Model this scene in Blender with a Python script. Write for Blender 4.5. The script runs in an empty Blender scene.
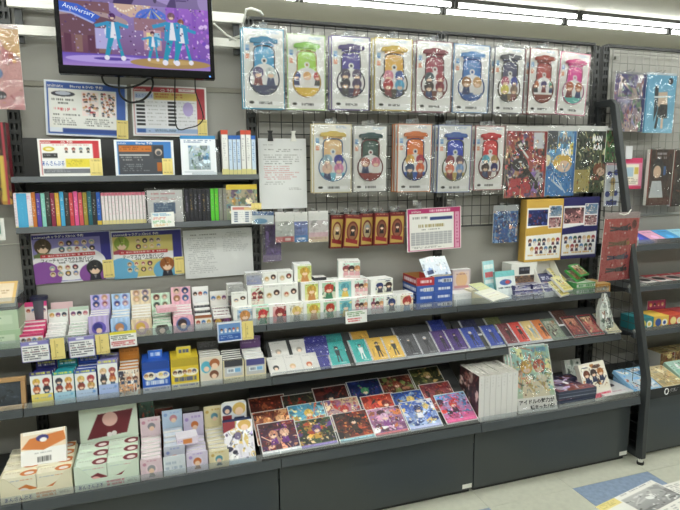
import bpy, math, random
import numpy as np
from mathutils import Vector

SC = bpy.context.scene
COL = SC.collection
R = math.radians

# ------------------------------------------------------------------ camera, world, exposure
cam_d = bpy.data.cameras.new('camera')
cam = bpy.data.objects.new('camera', cam_d)
COL.objects.link(cam)
SC.camera = cam
cam_d.sensor_fit = 'HORIZONTAL'
cam_d.sensor_width = 36.0
cam_d.lens = 553.74 / 680 * 36.0
cam_d.clip_start = 0.02
YAW, PITCH, ROLL = 0.3187, -0.1460, -0.0109
fw = Vector((math.sin(YAW) * math.cos(PITCH), math.cos(YAW) * math.cos(PITCH), math.sin(PITCH)))
rt = Vector((math.cos(YAW), -math.sin(YAW), 0))
up = rt.cross(fw)
rt2 = math.cos(ROLL) * rt + math.sin(ROLL) * up
up2 = -math.sin(ROLL) * rt + math.cos(ROLL) * up
from mathutils import Matrix
cam.matrix_world = Matrix(((rt2.x, up2.x, -fw.x, -0.4081), (rt2.y, up2.y, -fw.y, -2.4308),
                           (rt2.z, up2.z, -fw.z, 1.4587), (0, 0, 0, 1)))

world = bpy.data.worlds.new('world')
SC.world = world
world.use_nodes = True
world.node_tree.nodes['Background'].inputs[0].default_value = (0.95, 1.0, 0.98, 1)
world.node_tree.nodes['Background'].inputs[1].default_value = 0.3
SC.view_settings.view_transform = 'Standard'
SC.view_settings.look = 'None'
SC.view_settings.gamma = 1.0
SC.view_settings.use_curve_mapping = False
SC.view_settings.exposure = 0.30
TUBE_STRENGTH = 21.0

# ------------------------------------------------------------------ colours and materials
def hx(c):
    if isinstance(c, str):
        c = c.lstrip('#')
        if len(c) == 3: c = ''.join(q * 2 for q in c)
        return np.array([int(c[i:i + 2], 16) / 255 for i in (0, 2, 4)])
    return np.array(c, float)

def lin(a):
    a = np.asarray(a, float)
    return np.where(a <= 0.04045, a / 12.92, ((a + 0.055) / 1.055) ** 2.4)

MATS = {}
def principled(name, col='#808080', rough=0.5, metal=0.0, coat=0.0, noise=0.0, nscale=40, bump=0.0, bscale=200, spec=0.5):
    if name in MATS:
        return MATS[name]
    m = bpy.data.materials.new(name)
    m.use_nodes = True
    nt = m.node_tree
    b = nt.nodes['Principled BSDF']
    b.inputs['Roughness'].default_value = rough
    b.inputs['Metallic'].default_value = metal
    b.inputs['Coat Weight'].default_value = coat
    b.inputs['Coat Roughness'].default_value = 0.08
    b.inputs['Specular IOR Level'].default_value = spec
    c = lin(hx(col))
    b.inputs['Base Color'].default_value = (*c, 1)
    tc = nt.nodes.new('ShaderNodeTexCoord')
    if noise > 0:
        n = nt.nodes.new('ShaderNodeTexNoise')
        n.inputs['Scale'].default_value = nscale
        n.inputs['Detail'].default_value = 4
        mx = nt.nodes.new('ShaderNodeMix'); mx.data_type = 'RGBA'
        mx.inputs[6].default_value = (*np.clip(c * (1 - noise), 0, 1), 1)
        mx.inputs[7].default_value = (*np.clip(c * (1 + noise), 0, 1), 1)
        nt.links.new(tc.outputs['Object'], n.inputs['Vector'])
        nt.links.new(n.outputs[0], mx.inputs[0])
        nt.links.new(mx.outputs[2], b.inputs['Base Color'])
    if bump > 0:
        n2 = nt.nodes.new('ShaderNodeTexNoise')
        n2.inputs['Scale'].default_value = bscale
        bp = nt.nodes.new('ShaderNodeBump')
        bp.inputs['Strength'].default_value = bump
        bp.inputs['Distance'].default_value = 0.004
        nt.links.new(tc.outputs['Object'], n2.inputs['Vector'])
        nt.links.new(n2.outputs[0], bp.inputs['Height'])
        nt.links.new(bp.outputs[0], b.inputs['Normal'])
    MATS[name] = m
    return m

def printed(name, rough, coat, bump=0.0):
    m = bpy.data.materials.new(name)
    m.use_nodes = True
    nt = m.node_tree
    b = nt.nodes['Principled BSDF']
    b.inputs['Roughness'].default_value = rough
    b.inputs['Coat Weight'].default_value = coat
    b.inputs['Coat Roughness'].default_value = 0.12
    a = nt.nodes.new('ShaderNodeAttribute'); a.attribute_name = 'ink'
    nt.links.new(a.outputs['Color'], b.inputs['Base Color'])
    if bump:
        tc = nt.nodes.new('ShaderNodeTexCoord')
        n2 = nt.nodes.new('ShaderNodeTexNoise'); n2.inputs['Scale'].default_value = 45
        bp = nt.nodes.new('ShaderNodeBump'); bp.inputs['Strength'].default_value = bump
        bp.inputs['Distance'].default_value = 0.01
        nt.links.new(tc.outputs['Object'], n2.inputs['Vector'])
        nt.links.new(n2.outputs[0], bp.inputs['Height'])
        nt.links.new(bp.outputs[0], b.inputs['Normal']); nt.links.new(bp.outputs[0], b.inputs['Coat Normal'])
    MATS[name] = m
    return m

PAPER = printed('printed_paper', 0.55, 0.0)
GLOSS = printed('printed_gloss_card', 0.42, 0.12)
BAGGED = printed('printed_in_film', 0.45, 0.5, 0.5)

def film(name, tint, base, bump, bscale, rough, milk=0.0, blend=0.25):
    m = bpy.data.materials.new(name); m.use_nodes = True
    nt = m.node_tree; nt.nodes.clear()
    out = nt.nodes.new('ShaderNodeOutputMaterial')
    tr = nt.nodes.new('ShaderNodeBsdfTransparent'); tr.inputs[0].default_value = (*tint, 1)
    gl = nt.nodes.new('ShaderNodeBsdfGlossy'); gl.inputs['Roughness'].default_value = rough
    df = nt.nodes.new('ShaderNodeBsdfDiffuse'); df.inputs[0].default_value = (.9, .9, .9, 1)
    lw = nt.nodes.new('ShaderNodeLayerWeight'); lw.inputs[0].default_value = blend
    ad = nt.nodes.new('ShaderNodeMath'); ad.operation = 'ADD'; ad.inputs[1].default_value = base; ad.use_clamp = True
    mx = nt.nodes.new('ShaderNodeMixShader')
    mk = nt.nodes.new('ShaderNodeMixShader'); mk.inputs[0].default_value = milk
    tc = nt.nodes.new('ShaderNodeTexCoord')
    n2 = nt.nodes.new('ShaderNodeTexNoise'); n2.inputs['Scale'].default_value = bscale; n2.inputs['Detail'].default_value = 1.5
    bp = nt.nodes.new('ShaderNodeBump'); bp.inputs['Strength'].default_value = bump; bp.inputs['Distance'].default_value = 0.03
    L = nt.links.new
    L(tc.outputs['Object'], n2.inputs['Vector']); L(n2.outputs[0], bp.inputs['Height'])
    if bump > 0: L(bp.outputs[0], gl.inputs['Normal'])
    L(lw.outputs['Fresnel'], ad.inputs[0])
    L(tr.outputs[0], mk.inputs[1]); L(df.outputs[0], mk.inputs[2])
    L(ad.outputs[0], mx.inputs[0]); L(mk.outputs[0], mx.inputs[1]); L(gl.outputs[0], mx.inputs[2]); L(mx.outputs[0], out.inputs[0])
    MATS[name] = m
    return m

FILM = film('crinkled_film', (0.98, 0.98, 0.98), 0.08, 1.0, 16, 0.08, 0.025)
FILM_FLAT = film('smooth_film', (0.98, 0.98, 0.98), 0.0, 0.6, 14, 0.12, 0.02, 0.08)
CLEAR = film('clear_acrylic', (0.90, 0.93, 0.96), 0.05, 0.0, 10, 0.08, 0.10)

def emission(name, col, s, attr=False):
    m = bpy.data.materials.new(name); m.use_nodes = True
    nt = m.node_tree; nt.nodes.clear()
    out = nt.nodes.new('ShaderNodeOutputMaterial')
    em = nt.nodes.new('ShaderNodeEmission'); em.inputs[1].default_value = s
    em.inputs[0].default_value = (*col, 1)
    if attr:
        a = nt.nodes.new('ShaderNodeAttribute'); a.attribute_name = 'ink'
        nt.links.new(a.outputs['Color'], em.inputs[0])
    nt.links.new(em.outputs[0], out.inputs[0])
    MATS[name] = m
    return m

STEEL = principled('charcoal_powder_coat', '#373a3c', 0.42, 0.0, noise=0.06, nscale=30, bump=0.05, bscale=500)
KICK = principled('charcoal_kick_panel', '#404547', 0.38, noise=0.05, nscale=6, bump=0.03, bscale=400)
BLACKST = principled('black_steel', '#262728', 0.4)
SLOTTED = principled('slotted_upright_steel', '#3b3c3c', 0.45)
RAILM = principled('grey_price_rail', '#474c50', 0.33)
PANEL = principled('grey_back_panel', '#a2a09a', 0.6, noise=0.03, nscale=3)
DPANEL = principled('dark_riser_panel', '#3c3d3e', 0.5)
BLACKP = principled('black_gloss_plastic', '#050506', 0.25, spec=0.08)
BLACKC = principled('black_cable', '#121212', 0.5)
WHITEM = principled('white_enamel', '#ecebe4', 0.35)
CHROME = principled('zinc_wire', '#c9cacb', 0.22, 0.9)
MESHD = principled('black_grid_wire', '#3a3b3c', 0.4)
MESHL = principled('grey_grid_wire', '#8d8d88', 0.35, 0.3)
CEIL = principled('ceiling_board', '#b7b5ac', 0.85, noise=0.06, nscale=120, bump=0.3, bscale=120)
WALLM = principled('shop_wall_paint', '#c3c0b6', 0.8, noise=0.02, nscale=4)
TILEB = principled('blue_vinyl_tile', '#96a8c2', 0.4, noise=0.3, nscale=45)
TILEW = principled('cream_vinyl_tile', '#d2d2c2', 0.4, noise=0.14, nscale=34)
TILEK = principled('tile_joint', '#7f7f76', 0.7)
WOOD = principled('table_board', '#8a8a86', 0.5)
INK = {k: principled('ink_' + k, v, 0.55) for k, v in dict(white='#f4f4f2', navy='#22357e', red='#c82a38', black='#1b1b1e',
       blue='#2a62b8', pink='#d8427e', gold='#c9a23a', grey='#77787c', brown='#8a4a2a', yellow='#f0d850').items()}
TUBE = emission('fluorescent_tube', (0.96, 1.0, 0.95), TUBE_STRENGTH)
SCREEN = emission('lit_screen', (1, 1, 1), 0.85, True)

# ------------------------------------------------------------------ mesh helpers
def link(o, parent=None, loc=(0, 0, 0), rot=(0, 0, 0)):
    COL.objects.link(o)
    o.location = loc
    o.rotation_euler = rot
    if parent is not None:
        o.parent = parent
    return o

def tag(o, label=None, cat=None, group=None, kind=None):
    if label: o['label'] = label
    if cat: o['category'] = cat
    if group: o['group'] = group
    if kind: o['kind'] = kind
    return o

def thing(name, label, cat, loc=(0, 0, 0), rot=(0, 0, 0), group=None, kind=None):
    o = bpy.data.objects.new(name, None)
    o.empty_display_size = 0.02
    link(o, None, loc, rot)
    return tag(o, label, cat, group, kind)

class MB:
    """collects boxes, tubes and prisms into one mesh"""
    def __init__(s):
        s.v = []; s.f = []
    def box(s, x0, y0, z0, x1, y1, z1):
        b = len(s.v)
        s.v += [(x0, y0, z0), (x1, y0, z0), (x1, y1, z0), (x0, y1, z0), (x0, y0, z1), (x1, y0, z1), (x1, y1, z1), (x0, y1, z1)]
        s.f += [tuple(b + i for i in q) for q in ((0, 3, 2, 1), (4, 5, 6, 7), (0, 1, 5, 4), (1, 2, 6, 5), (2, 3, 7, 6), (3, 0, 4, 7))]
        return s
    def tube(s, pts, r, n=6):
        pts = [Vector(p) for p in pts]
        rings = []
        for i, p in enumerate(pts):
            d = (pts[min(i + 1, len(pts) - 1)] - pts[max(i - 1, 0)]).normalized()
            a = d.cross(Vector((0, 0, 1)) if abs(d.z) < 0.9 else Vector((1, 0, 0))).normalized()
            c = d.cross(a)
            b = len(s.v)
            for k in range(n):
                t = 2 * math.pi * k / n
                s.v.append(tuple(p + r * (math.cos(t) * a + math.sin(t) * c)))
            rings.append(b)
        for b0, b1 in zip(rings, rings[1:]):
            for k in range(n):
                s.f.append((b0 + k, b0 + (k + 1) % n, b1 + (k + 1) % n, b1 + k))
        s.f.append(tuple(rings[0] + k for k in reversed(range(n))))
        s.f.append(tuple(rings[-1] + k for k in range(n)))
        return s
    def prism(s, pts, y0, y1):
        """outline in x,z (counter-clockwise seen from -y) pushed from y0 to y1"""
        b = len(s.v); n = len(pts)
        s.v += [(x, y0, z) for x, z in pts] + [(x, y1, z) for x, z in pts]
        s.f.append(tuple(b + i for i in range(n)))
        s.f.append(tuple(b + n + i for i in reversed(range(n))))
        for i in range(n):
            j = (i + 1) % n
            s.f.append((b + i, b + n + i, b + n + j, b + j))
        return s
    def prismx(s, pts, x0, x1):
        """outline in y,z pushed along x"""
        b = len(s.v); n = len(pts)
        s.v += [(x0, y, z) for y, z in pts] + [(x1, y, z) for y, z in pts]
        s.f.append(tuple(b + i for i in range(n)))
        s.f.append(tuple(b + n + i for i in reversed(range(n))))
        for i in range(n):
            j = (i + 1) % n
            s.f.append((b + i, b + n + i, b + n + j, b + j))
        return s
    def mesh(s, name, mat, smooth=False):
        me = bpy.data.meshes.new(name)
        me.from_pydata(s.v, [], s.f)
        me.materials.append(mat)
        if smooth:
            me.polygons.foreach_set('use_smooth', [True] * len(me.polygons))
        me.update()
        return me
    def build(s, name, mat, parent=None, loc=(0, 0, 0), rot=(0, 0, 0), smooth=False):
        return link(bpy.data.objects.new(name, s.mesh(name, mat, smooth)), parent, loc, rot)

def bevel(o, w=0.002, seg=2):
    m = o.modifiers.new('bevel', 'BEVEL'); m.width = w; m.segments = seg; m.limit_method = 'ANGLE'
    return o

# ------------------------------------------------------------------ printed faces: a small drawing surface turned into a coloured grid
ORD = ['first', 'second', 'third', 'fourth', 'fifth', 'sixth', 'seventh', 'eighth', 'ninth', 'tenth', 'eleventh', 'twelfth', 'thirteenth']
SKIN = hx('#f2d2b8')
class Cv:
    def __init__(s, w, h, bg='#f4f3ef', res=330):
        s.W = max(3, int(round(w * res))); s.H = max(3, int(round(h * res)))
        s.S = 3
        s.a = np.empty((s.H * 3, s.W * 3, 3)); s.a[:] = hx(bg)
        s.asp = w / h
    def _win(s, u0, v0, u1, v1):
        w, h = s.W * 3, s.H * 3
        x0 = max(0, int(math.floor(u0 * w))); x1 = min(w, int(math.ceil(u1 * w)))
        y0 = max(0, int(math.floor(v0 * h))); y1 = min(h, int(math.ceil(v1 * h)))
        if x1 <= x0 or y1 <= y0: return None
        U, V = np.meshgrid((np.arange(x0, x1) + .5) / w, (np.arange(y0, y1) + .5) / h)
        return U, V, s.a[y0:y1, x0:x1]
    def rect(s, u0, v0, u1, v1, c):
        w, h = s.W * 3, s.H * 3
        s.a[max(0, int(round(v0 * h))):max(0, int(round(v1 * h))), max(0, int(round(u0 * w))):max(0, int(round(u1 * w)))] = hx(c)
        return s
    def frame(s, t, c):
        tv = t * s.asp
        s.rect(0, 0, 1, tv, c).rect(0, 1 - tv, 1, 1, c).rect(0, 0, t, 1, c).rect(1 - t, 0, 1, 1, c)
        return s
    def ell(s, u, v, ru, c, rv=None):
        rv = ru * s.asp if rv is None else rv
        q = s._win(u - ru, v - rv, u + ru, v + rv)
        if q:
            U, V, a = q
            a[((U - u) / ru) ** 2 + ((V - v) / rv) ** 2 < 1] = hx(c)
        return s
    def poly(s, pts, c):
        us = [p[0] for p in pts]; vs = [p[1] for p in pts]
        q = s._win(min(us), min(vs), max(us), max(vs))
        if q:
            U, V, a = q
            m = np.zeros(U.shape, bool)
            for (x0, y0), (x1, y1) in zip(pts, pts[1:] + pts[:1]):
                if y0 == y1: continue
                m ^= ((V >= min(y0, y1)) & (V < max(y0, y1)) & (U < x0 + (V - y0) * (x1 - x0) / (y1 - y0)))
            a[m] = hx(c)
        return s
    def line(s, u0, v0, u1, v1, t, c):
        dx, dy = (u1 - u0) * s.asp, v1 - v0
        l = math.hypot(dx, dy) or 1
        nx, ny = -dy / l * t / 2 / s.asp, dx / l * t / 2
        return s.poly([(u0 + nx, v0 + ny), (u1 + nx, v1 + ny), (u1 - nx, v1 - ny), (u0 - nx, v0 - ny)], c)
    def grad(s, c0, c1, u0=0, v0=0, u1=1, v1=1, horiz=False):
        q = s._win(u0, v0, u1, v1)
        if q:
            U, V, a = q
            t = ((U - u0) / (u1 - u0) if horiz else (V - v0) / (v1 - v0))[..., None]
            a[:] = hx(c0) * (1 - t) + hx(c1) * t
        return s
    def bars(s, u0, v0, u1, v1, n, c, seed=1, fill=0.5, dens=0.8):
        r = random.Random(seed)
        st = (v1 - v0) / n
        for i in range(n):
            y = v0 + i * st
            x = u0 + (0.03 * r.random())
            end = u1 - (u1 - u0) * (r.random() * 0.35 if n > 1 else 0)
            while x < end:
                w = (0.012 + 0.04 * r.random()) * max(0.3, u1 - u0)
                if r.random() < dens: s.rect(x, y, min(x + w, end), y + st * fill, c)
                x += w + 0.009
        return s
    def head(s, u, v, r, hair, cloth=None, skin=SKIN):
        """an anonymous little figure: hair, plain face, clothes"""
        k = s.asp
        if cloth is not None:
            s.poly([(u - r * .85, v + r * k * 2.3), (u - r * .55, v + r * k * .8), (u + r * .55, v + r * k * .8), (u + r * .85, v + r * k * 2.3)], cloth)
            s.poly([(u - r * .2, v + r * k * .9), (u + r * .2, v + r * k * .9), (u, v + r * k * 1.5)], np.clip(hx(cloth) * .5 + .45, 0, 1))
        s.ell(u, v, r, hair)
        s.poly([(u - r, v), (u - r * .5, v), (u - r * .62, v + r * k * .95)], hair); s.poly([(u + r, v), (u + r * .5, v), (u + r * .62, v + r * k * .95)], hair)
        s.ell(u, v + r * k * .34, r * .62, skin, r * k * .56)
        dk = hx(hair) * .78
        s.poly([(u - r * .8, v - r * k * .15), (u + r * .8, v - r * k * .15), (u + r * .55, v + r * k * .42), (u + r * .3, v + r * k * .1), (u + r * .05, v + r * k * .34), (u - r * .2, v + r * k * .1), (u - r * .5, v + r * k * .45)], hair)
        s.line(u - r * .3, v - r * k * .8, u - r * .1, v - r * k * .1, r * .16 * k, dk)
        s.line(u + r * .35, v - r * k * .7, u + r * .3, v, r * .14 * k, np.clip(hx(hair) * 1.2 + .04, 0, 1))
        return s
    def badge(s, u, v, r, ring, hair):
        s.ell(u, v, r, ring)
        s.ell(u, v - r * s.asp * .1, r * .62, hair)
        s.ell(u, v + r * s.asp * .25, r * .42, SKIN)
        return s
    def art(s, pal, seed=0, n=26, u0=0, v0=0, u1=1, v1=1, heads=0, soft=True):
        """abstract colourful illustration of strokes and blobs in a palette"""
        r = random.Random(seed)
        s.grad(pal[0], pal[1 % len(pal)], u0, v0, u1, v1)
        du, dv = u1 - u0, v1 - v0
        keep = s.a.copy()
        for i in range(n):
            c = hx(pal[r.randrange(len(pal))]) * (0.75 + 0.5 * r.random())
            c = np.clip(c, 0, 1)
            u = u0 + du * r.random(); v = v0 + dv * r.random()
            k = r.random()
            if k < .35:
                s.ell(u, v, du * (.04 + .14 * r.random()), c, dv * (.04 + .12 * r.random()))
            elif k < .7:
                a = r.random() * 6.28; l = .12 + .25 * r.random(); w = .03 + .07 * r.random()
                ca, sa = math.cos(a), math.sin(a)
                s.poly([(u + du * l * ca, v + dv * l * sa), (u - du * w * sa, v + dv * w * ca), (u - du * l * ca * .6, v - dv * l * sa * .6), (u + du * w * sa, v - dv * w * ca)], c)
            else:
                a = r.random() * 6.28; l = .15 + .3 * r.random()
                s.line(u, v, u + du * l * math.cos(a), v + dv * l * math.sin(a), .012 + .025 * r.random(), c)
        for i in range(n * 3):
            c = np.clip(hx(pal[r.randrange(len(pal))]) * (0.6 + 0.7 * r.random()), 0, 1)
            u = u0 + du * r.random(); v = v0 + dv * r.random()
            a = r.random() * 6.28; l = .03 + .09 * r.random()
            if i % 3: s.line(u, v, u + du * l * math.cos(a), v + dv * l * math.sin(a), .008 + .016 * r.random(), c)
            else: s.ell(u, v, du * (.012 + .035 * r.random()), c, dv * (.012 + .035 * r.random()))
        for i in range(heads):
            u = u0 + du * ((i + .5) / heads + .08 * (r.random() - .5)); v = v0 + dv * (.32 + .16 * r.random())
            rr = du * min(.16, .36 / heads) * (1 if s.asp > .8 else 1.2)
            s.head(u, v, rr, pal[(i + 2) % len(pal)], pal[(i + 3) % len(pal)])
        # strokes stay inside their own window
        m = np.ones(s.a.shape[:2], bool)
        m[int(v0 * s.H * 3):int(round(v1 * s.H * 3)), int(u0 * s.W * 3):int(round(u1 * s.W * 3))] = False
        s.a[m] = keep[m]
        return s
    def fine(s, pal, seed, n=60, u0=0, v0=0, u1=1, v1=1, k=1.0):
        r = random.Random(seed)
        for i in range(n):
            c = np.clip(hx(pal[r.randrange(len(pal))]) * (0.6 + 0.8 * r.random()), 0, 1)
            u = u0 + (u1 - u0) * (.06 + .88 * r.random()); v = v0 + (v1 - v0) * (.06 + .88 * r.random())
            a = r.random() * 6.28; l = (.02 + .07 * r.random()) * k
            if i % 4: s.line(u, v, u + l * math.cos(a), v + l * math.sin(a), (.006 + .014 * r.random()) * k, c)
            else: s.ell(u, v, (.008 + .022 * r.random()) * k, c)
        return s
    def out(s):
        return lin(np.clip(s.a.reshape(s.H, 3, s.W, 3, 3).mean(axis=(1, 3)), 0, 1))

def cols_of(c):
    if isinstance(c, Cv): return c.out()
    k = lin(hx(c))
    return np.tile(k, (2, 2, 1))

def grids_mesh(name, faces, mat, bulge=None):
    """faces: list of (origin, u-vector, v-vector, colours); each becomes a grid of coloured quads"""
    Vs, Qs, Cs = [], [], []
    base = 0
    for o, u, v, c in faces:
        H, W = c.shape[:2]
        i = np.linspace(0, 1, W); j = np.linspace(0, 1, H)
        I, J = np.meshgrid(i, j)
        P = np.array(o)[None, None] + I[..., None] * np.array(u) + J[..., None] * np.array(v)
        if bulge: P = bulge(P)
        Vs.append(P.reshape(-1, 3)); Cs.append(c.reshape(-1, 3))
        idx = np.arange(H * W).reshape(H, W) + base
        Qs.append(np.stack([idx[:-1, :-1], idx[1:, :-1], idx[1:, 1:], idx[:-1, 1:]], -1).reshape(-1, 4))
        base += H * W
    V = np.concatenate(Vs); Q = np.concatenate(Qs); C = np.concatenate(Cs)
    return raw_mesh(name, V, Q, C, mat)

def raw_mesh(name, V, Q, C, mat):
    me = bpy.data.meshes.new(name)
    me.vertices.add(len(V)); me.vertices.foreach_set('co', V.astype(np.float32).ravel())
    me.loops.add(len(Q) * 4); me.loops.foreach_set('vertex_index', Q.astype(np.int32).ravel())
    me.polygons.add(len(Q)); me.polygons.foreach_set('loop_start', np.arange(0, len(Q) * 4, 4, dtype=np.int32))
    me.update(calc_edges=True)
    at = me.attributes.new('ink', 'FLOAT_COLOR', 'POINT')
    at.data.foreach_set('color', np.concatenate([C, np.ones((len(C), 1))], 1).astype(np.float32).ravel())
    me.materials.append(mat)
    me.validate()
    return me

def pmesh(name, w, d, h, mat=None, f='#f2f1ec', l=None, r=None, t=None, b=None, k=None):
    """box with printed faces; front at y = 0, base at z = 0, centred on x"""
    side = '#e9e8e2' if isinstance(f, Cv) else f
    l = side if l is None else l; r = side if r is None else r; t = side if t is None else t
    k = side if k is None else k; b = side if b is None else b
    F = [((-w / 2, 0, h), (w, 0, 0), (0, 0, -h), cols_of(f)), ((w / 2, d, h), (-w, 0, 0), (0, 0, -h), cols_of(k)),
         ((-w / 2, d, h), (0, -d, 0), (0, 0, -h), cols_of(l)), ((w / 2, 0, h), (0, d, 0), (0, 0, -h), cols_of(r)),
         ((-w / 2, d, h), (w, 0, 0), (0, -d, 0), cols_of(t)), ((-w / 2, 0, 0), (w, 0, 0), (0, d, 0), cols_of(b))]
    return grids_mesh(name, F, mat or PAPER)

def pbox(name, w, d, h, parent=None, loc=(0, 0, 0), rot=(0, 0, 0), mat=None, **kw):
    return link(bpy.data.objects.new(name, pmesh(name, w, d, h, mat, **kw)), parent, loc, rot)

def obj(name, me, parent=None, loc=(0, 0, 0), rot=(0, 0, 0)):
    return link(bpy.data.objects.new(name, me), parent, loc, rot)

def lettering(txt, w, h, ink, parent, x, z, y=-0.0012, rot=(0, 0, 0), bold=0.0, name='lettering'):
    """flat print: text fitted into a box w x h centred at x, z on a face looking to -y"""
    cu = bpy.data.curves.new('lettering', 'FONT')
    cu.body = txt; cu.resolution_u = 1; cu.offset = bold
    o = bpy.data.objects.new('tmp', cu)
    COL.objects.link(o)
    dg = bpy.context.evaluated_depsgraph_get()
    me = bpy.data.meshes.new_from_object(o.evaluated_get(dg))
    COL.objects.unlink(o); bpy.data.objects.remove(o)
    n = len(me.vertices)
    co = np.empty(n * 3, np.float32); me.vertices.foreach_get('co', co)
    co = co.reshape(-1, 3)
    lo, hi = co.min(0), co.max(0)
    p = np.zeros_like(co)
    p[:, 0] = ((co[:, 0] - lo[0]) / (hi[0] - lo[0]) - .5) * w
    p[:, 2] = ((co[:, 1] - lo[1]) / (hi[1] - lo[1]) - .5) * h
    me.vertices.foreach_set('co', p.ravel()); me.update()
    me.materials.clear(); me.materials.append(INK[ink])
    me.name = name
    return obj(name, me, parent, (x, y, z), rot)

def sleeve(w, h, parent, seed=0, y=-0.004, name='film_sleeve', amp=0.0025, x=0, z=0, mat=None):
    """thin crinkled clear bag front"""
    r = np.random.RandomState(seed)
    nx, nz = 9, 13
    I, J = np.meshgrid(np.linspace(-.5, .5, nx), np.linspace(0, 1, nz))
    Y = r.uniform(-amp, amp, I.shape)
    V = np.stack([I * w + r.uniform(-.0015, .0015, I.shape), Y, J * h + r.uniform(-.0015, .0015, I.shape)], -1).reshape(-1, 3)
    idx = np.arange(nx * nz).reshape(nz, nx)
    Q = np.stack([idx[:-1, :-1], idx[:-1, 1:], idx[1:, 1:], idx[1:, :-1]], -1).reshape(-1, 4)
    return obj(name, raw_mesh(name, V, Q, np.ones((len(V), 3)), mat or FILM), parent, (x, y, z))

# ------------------------------------------------------------------ the room
def plane_box(name, x0, y0, z0, x1, y1, z1, mat):
    o = MB().box(x0, y0, z0, x1, y1, z1).build(name, mat)
    return tag(o, kind='structure')

ZC = 2.85
plane_box('ceiling', -5, -6, ZC, 8, 6, ZC + .05, CEIL)
plane_box('wall_back', -5, 6, 0, 8, 6.1, ZC, WALLM)
plane_box('wall_front', -5, -6.1, 0, 8, -6, ZC, WALLM)
plane_box('wall_left', -5.1, -6, 0, -5, 6, ZC, WALLM)
plane_box('wall_right', 8, -6, 0, 8.1, 6, ZC, WALLM)
floor = plane_box('floor', -5, -6, -.06, 8, 6, -.006, TILEK)
TS, TX, TY = 0.448, 1.3542, -0.5013
def tile_mesh(mat):
    b = MB().box(0, -TS + .0015, -.006, TS - .0015, 0, 0)
    return b.mesh('floor_tile', mat)
tw, tb = tile_mesh(TILEW), tile_mesh(TILEB)
for i in range(-8, 5):
    for j in range(-3, 7):
        blue = (i % 2 == 0 and j % 2 == 0)
        obj('floor_tile', tb if blue else tw, floor, (TX + i * TS, TY - j * TS, 0))
rest = MB()
rest.box(-5, -6, -.006, 8, TY - 7 * TS, -.0005).box(-5, TY + 3 * TS, -.006, 8, 6, -.0005)
rest.box(-5, TY - 7 * TS, -.006, TX - 8 * TS, TY + 3 * TS, -.0005).box(TX + 5 * TS, TY - 7 * TS, -.006, 8, TY + 3 * TS, -.0005)
tag(rest.build('far_floor_tiles', TILEW, floor), kind='stuff')

HOUSE = principled('batten_housing', '#3a3a38', .5)
# fluorescent battens in rows along the aisles
def batten(x, y, label):
    t = thing('fluorescent_batten', label, 'ceiling light', (x, y, ZC), group='fluorescent battens on the ceiling')
    MB().box(-.605, -.075, -.012, .605, .075, 0).build('base_plate', HOUSE, t)
    for s in (-.095, .095):
        MB().prismx([(s - .013, 0), (s - .013, -.03), (s + .013, -.03), (s + .013, 0)], -.6, .6).build('housing', HOUSE, t)
        MB().tube([(-.585, s, -.05), (.585, s, -.05)], .0165, 10).build('tube', TUBE, t, smooth=True)
        for e in (-1, 1):
            MB().box(e * .6 - .012, s - .02, -.072, e * .6 + .012, s + .02, -.015).build('lampholder', HOUSE, t)
    return t
row_names = [(1.86, 'just behind the shelves'), (-.70, 'just in front of the shelves'), (-2.1, 'added above the camera'), (-3.5, 'behind the camera'), (4.65, 'far behind the shelves')]  # unseen row above the camera is added to brighten the shelf fronts
for y, nm in row_names:
    for k, xx in enumerate((-3.61, -2.37, -1.13, .11, 1.35, 2.59, 3.83, 5.07)):
        batten(xx, y, 'twin-tube ceiling batten %s, %s from the left' % (nm, ('first', 'second', 'third', 'fourth', 'fifth', 'sixth', 'seventh', 'eighth')[k]))

# ------------------------------------------------------------------ shelving
def upright_mesh(z0, z1, w=.04):
    b = MB()
    b.box(-w / 2, .004, z0, w / 2, .03, z1)
    for xa, xb in ((-w / 2, -w / 2 + .007), (-.004, .004), (w / 2 - .007, w / 2)):
        b.box(xa, -.014, z0, xb, .004, z1)
    z = z0
    while z < z1 - .02:
        b.box(-w / 2 + .007, -.0135, z, -.004, .004, z + .016)
        b.box(.004, -.0135, z, w / 2 - .007, .004, z + .016)
        z += .04
    return b.mesh('upright', SLOTTED)

S1, S2, S3 = (-.2025, .8100, .8350, .868), (-.2888, .6065, .6320, .656), (-.4318, .3200, .3550, .386)

def shelf(parent, x0, x1, d, zb, zs, zf, fence=True, rail=True):
    b = MB()
    b.box(x0 + .001, d + .004, zs - .012, x1 - .001, -.012, zs)
    b.box(x0 + .001, d + .004, zb + .002, x1 - .001, d + .016, zs - .012)
    for xx in (x0 + .012, x1 - .016):
        b.prismx([(-.014, zb - .045), (-.014, zs - .012), (d + .03, zs - .012), (d + .03, zb + .004)], xx, xx + .004)
    s = bevel(b.build('shelf', STEEL, parent), .0015)
    if rail:
        r = MB().prismx([(d + .004, zb), (d + .004, zs + .003), (d, zs + .003), (d - .006, zb + .003), (d - .003, zb)], x0 + .002, x1 - .002)
        r.build('price_rail', RAILM, s)
    if fence:
        n = 1
        MB().box(x0 + .003, d + .0045, zs, x1 - .003, d + .0065, zf).build('fence_strip', CLEAR, s)
    return s

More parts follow.
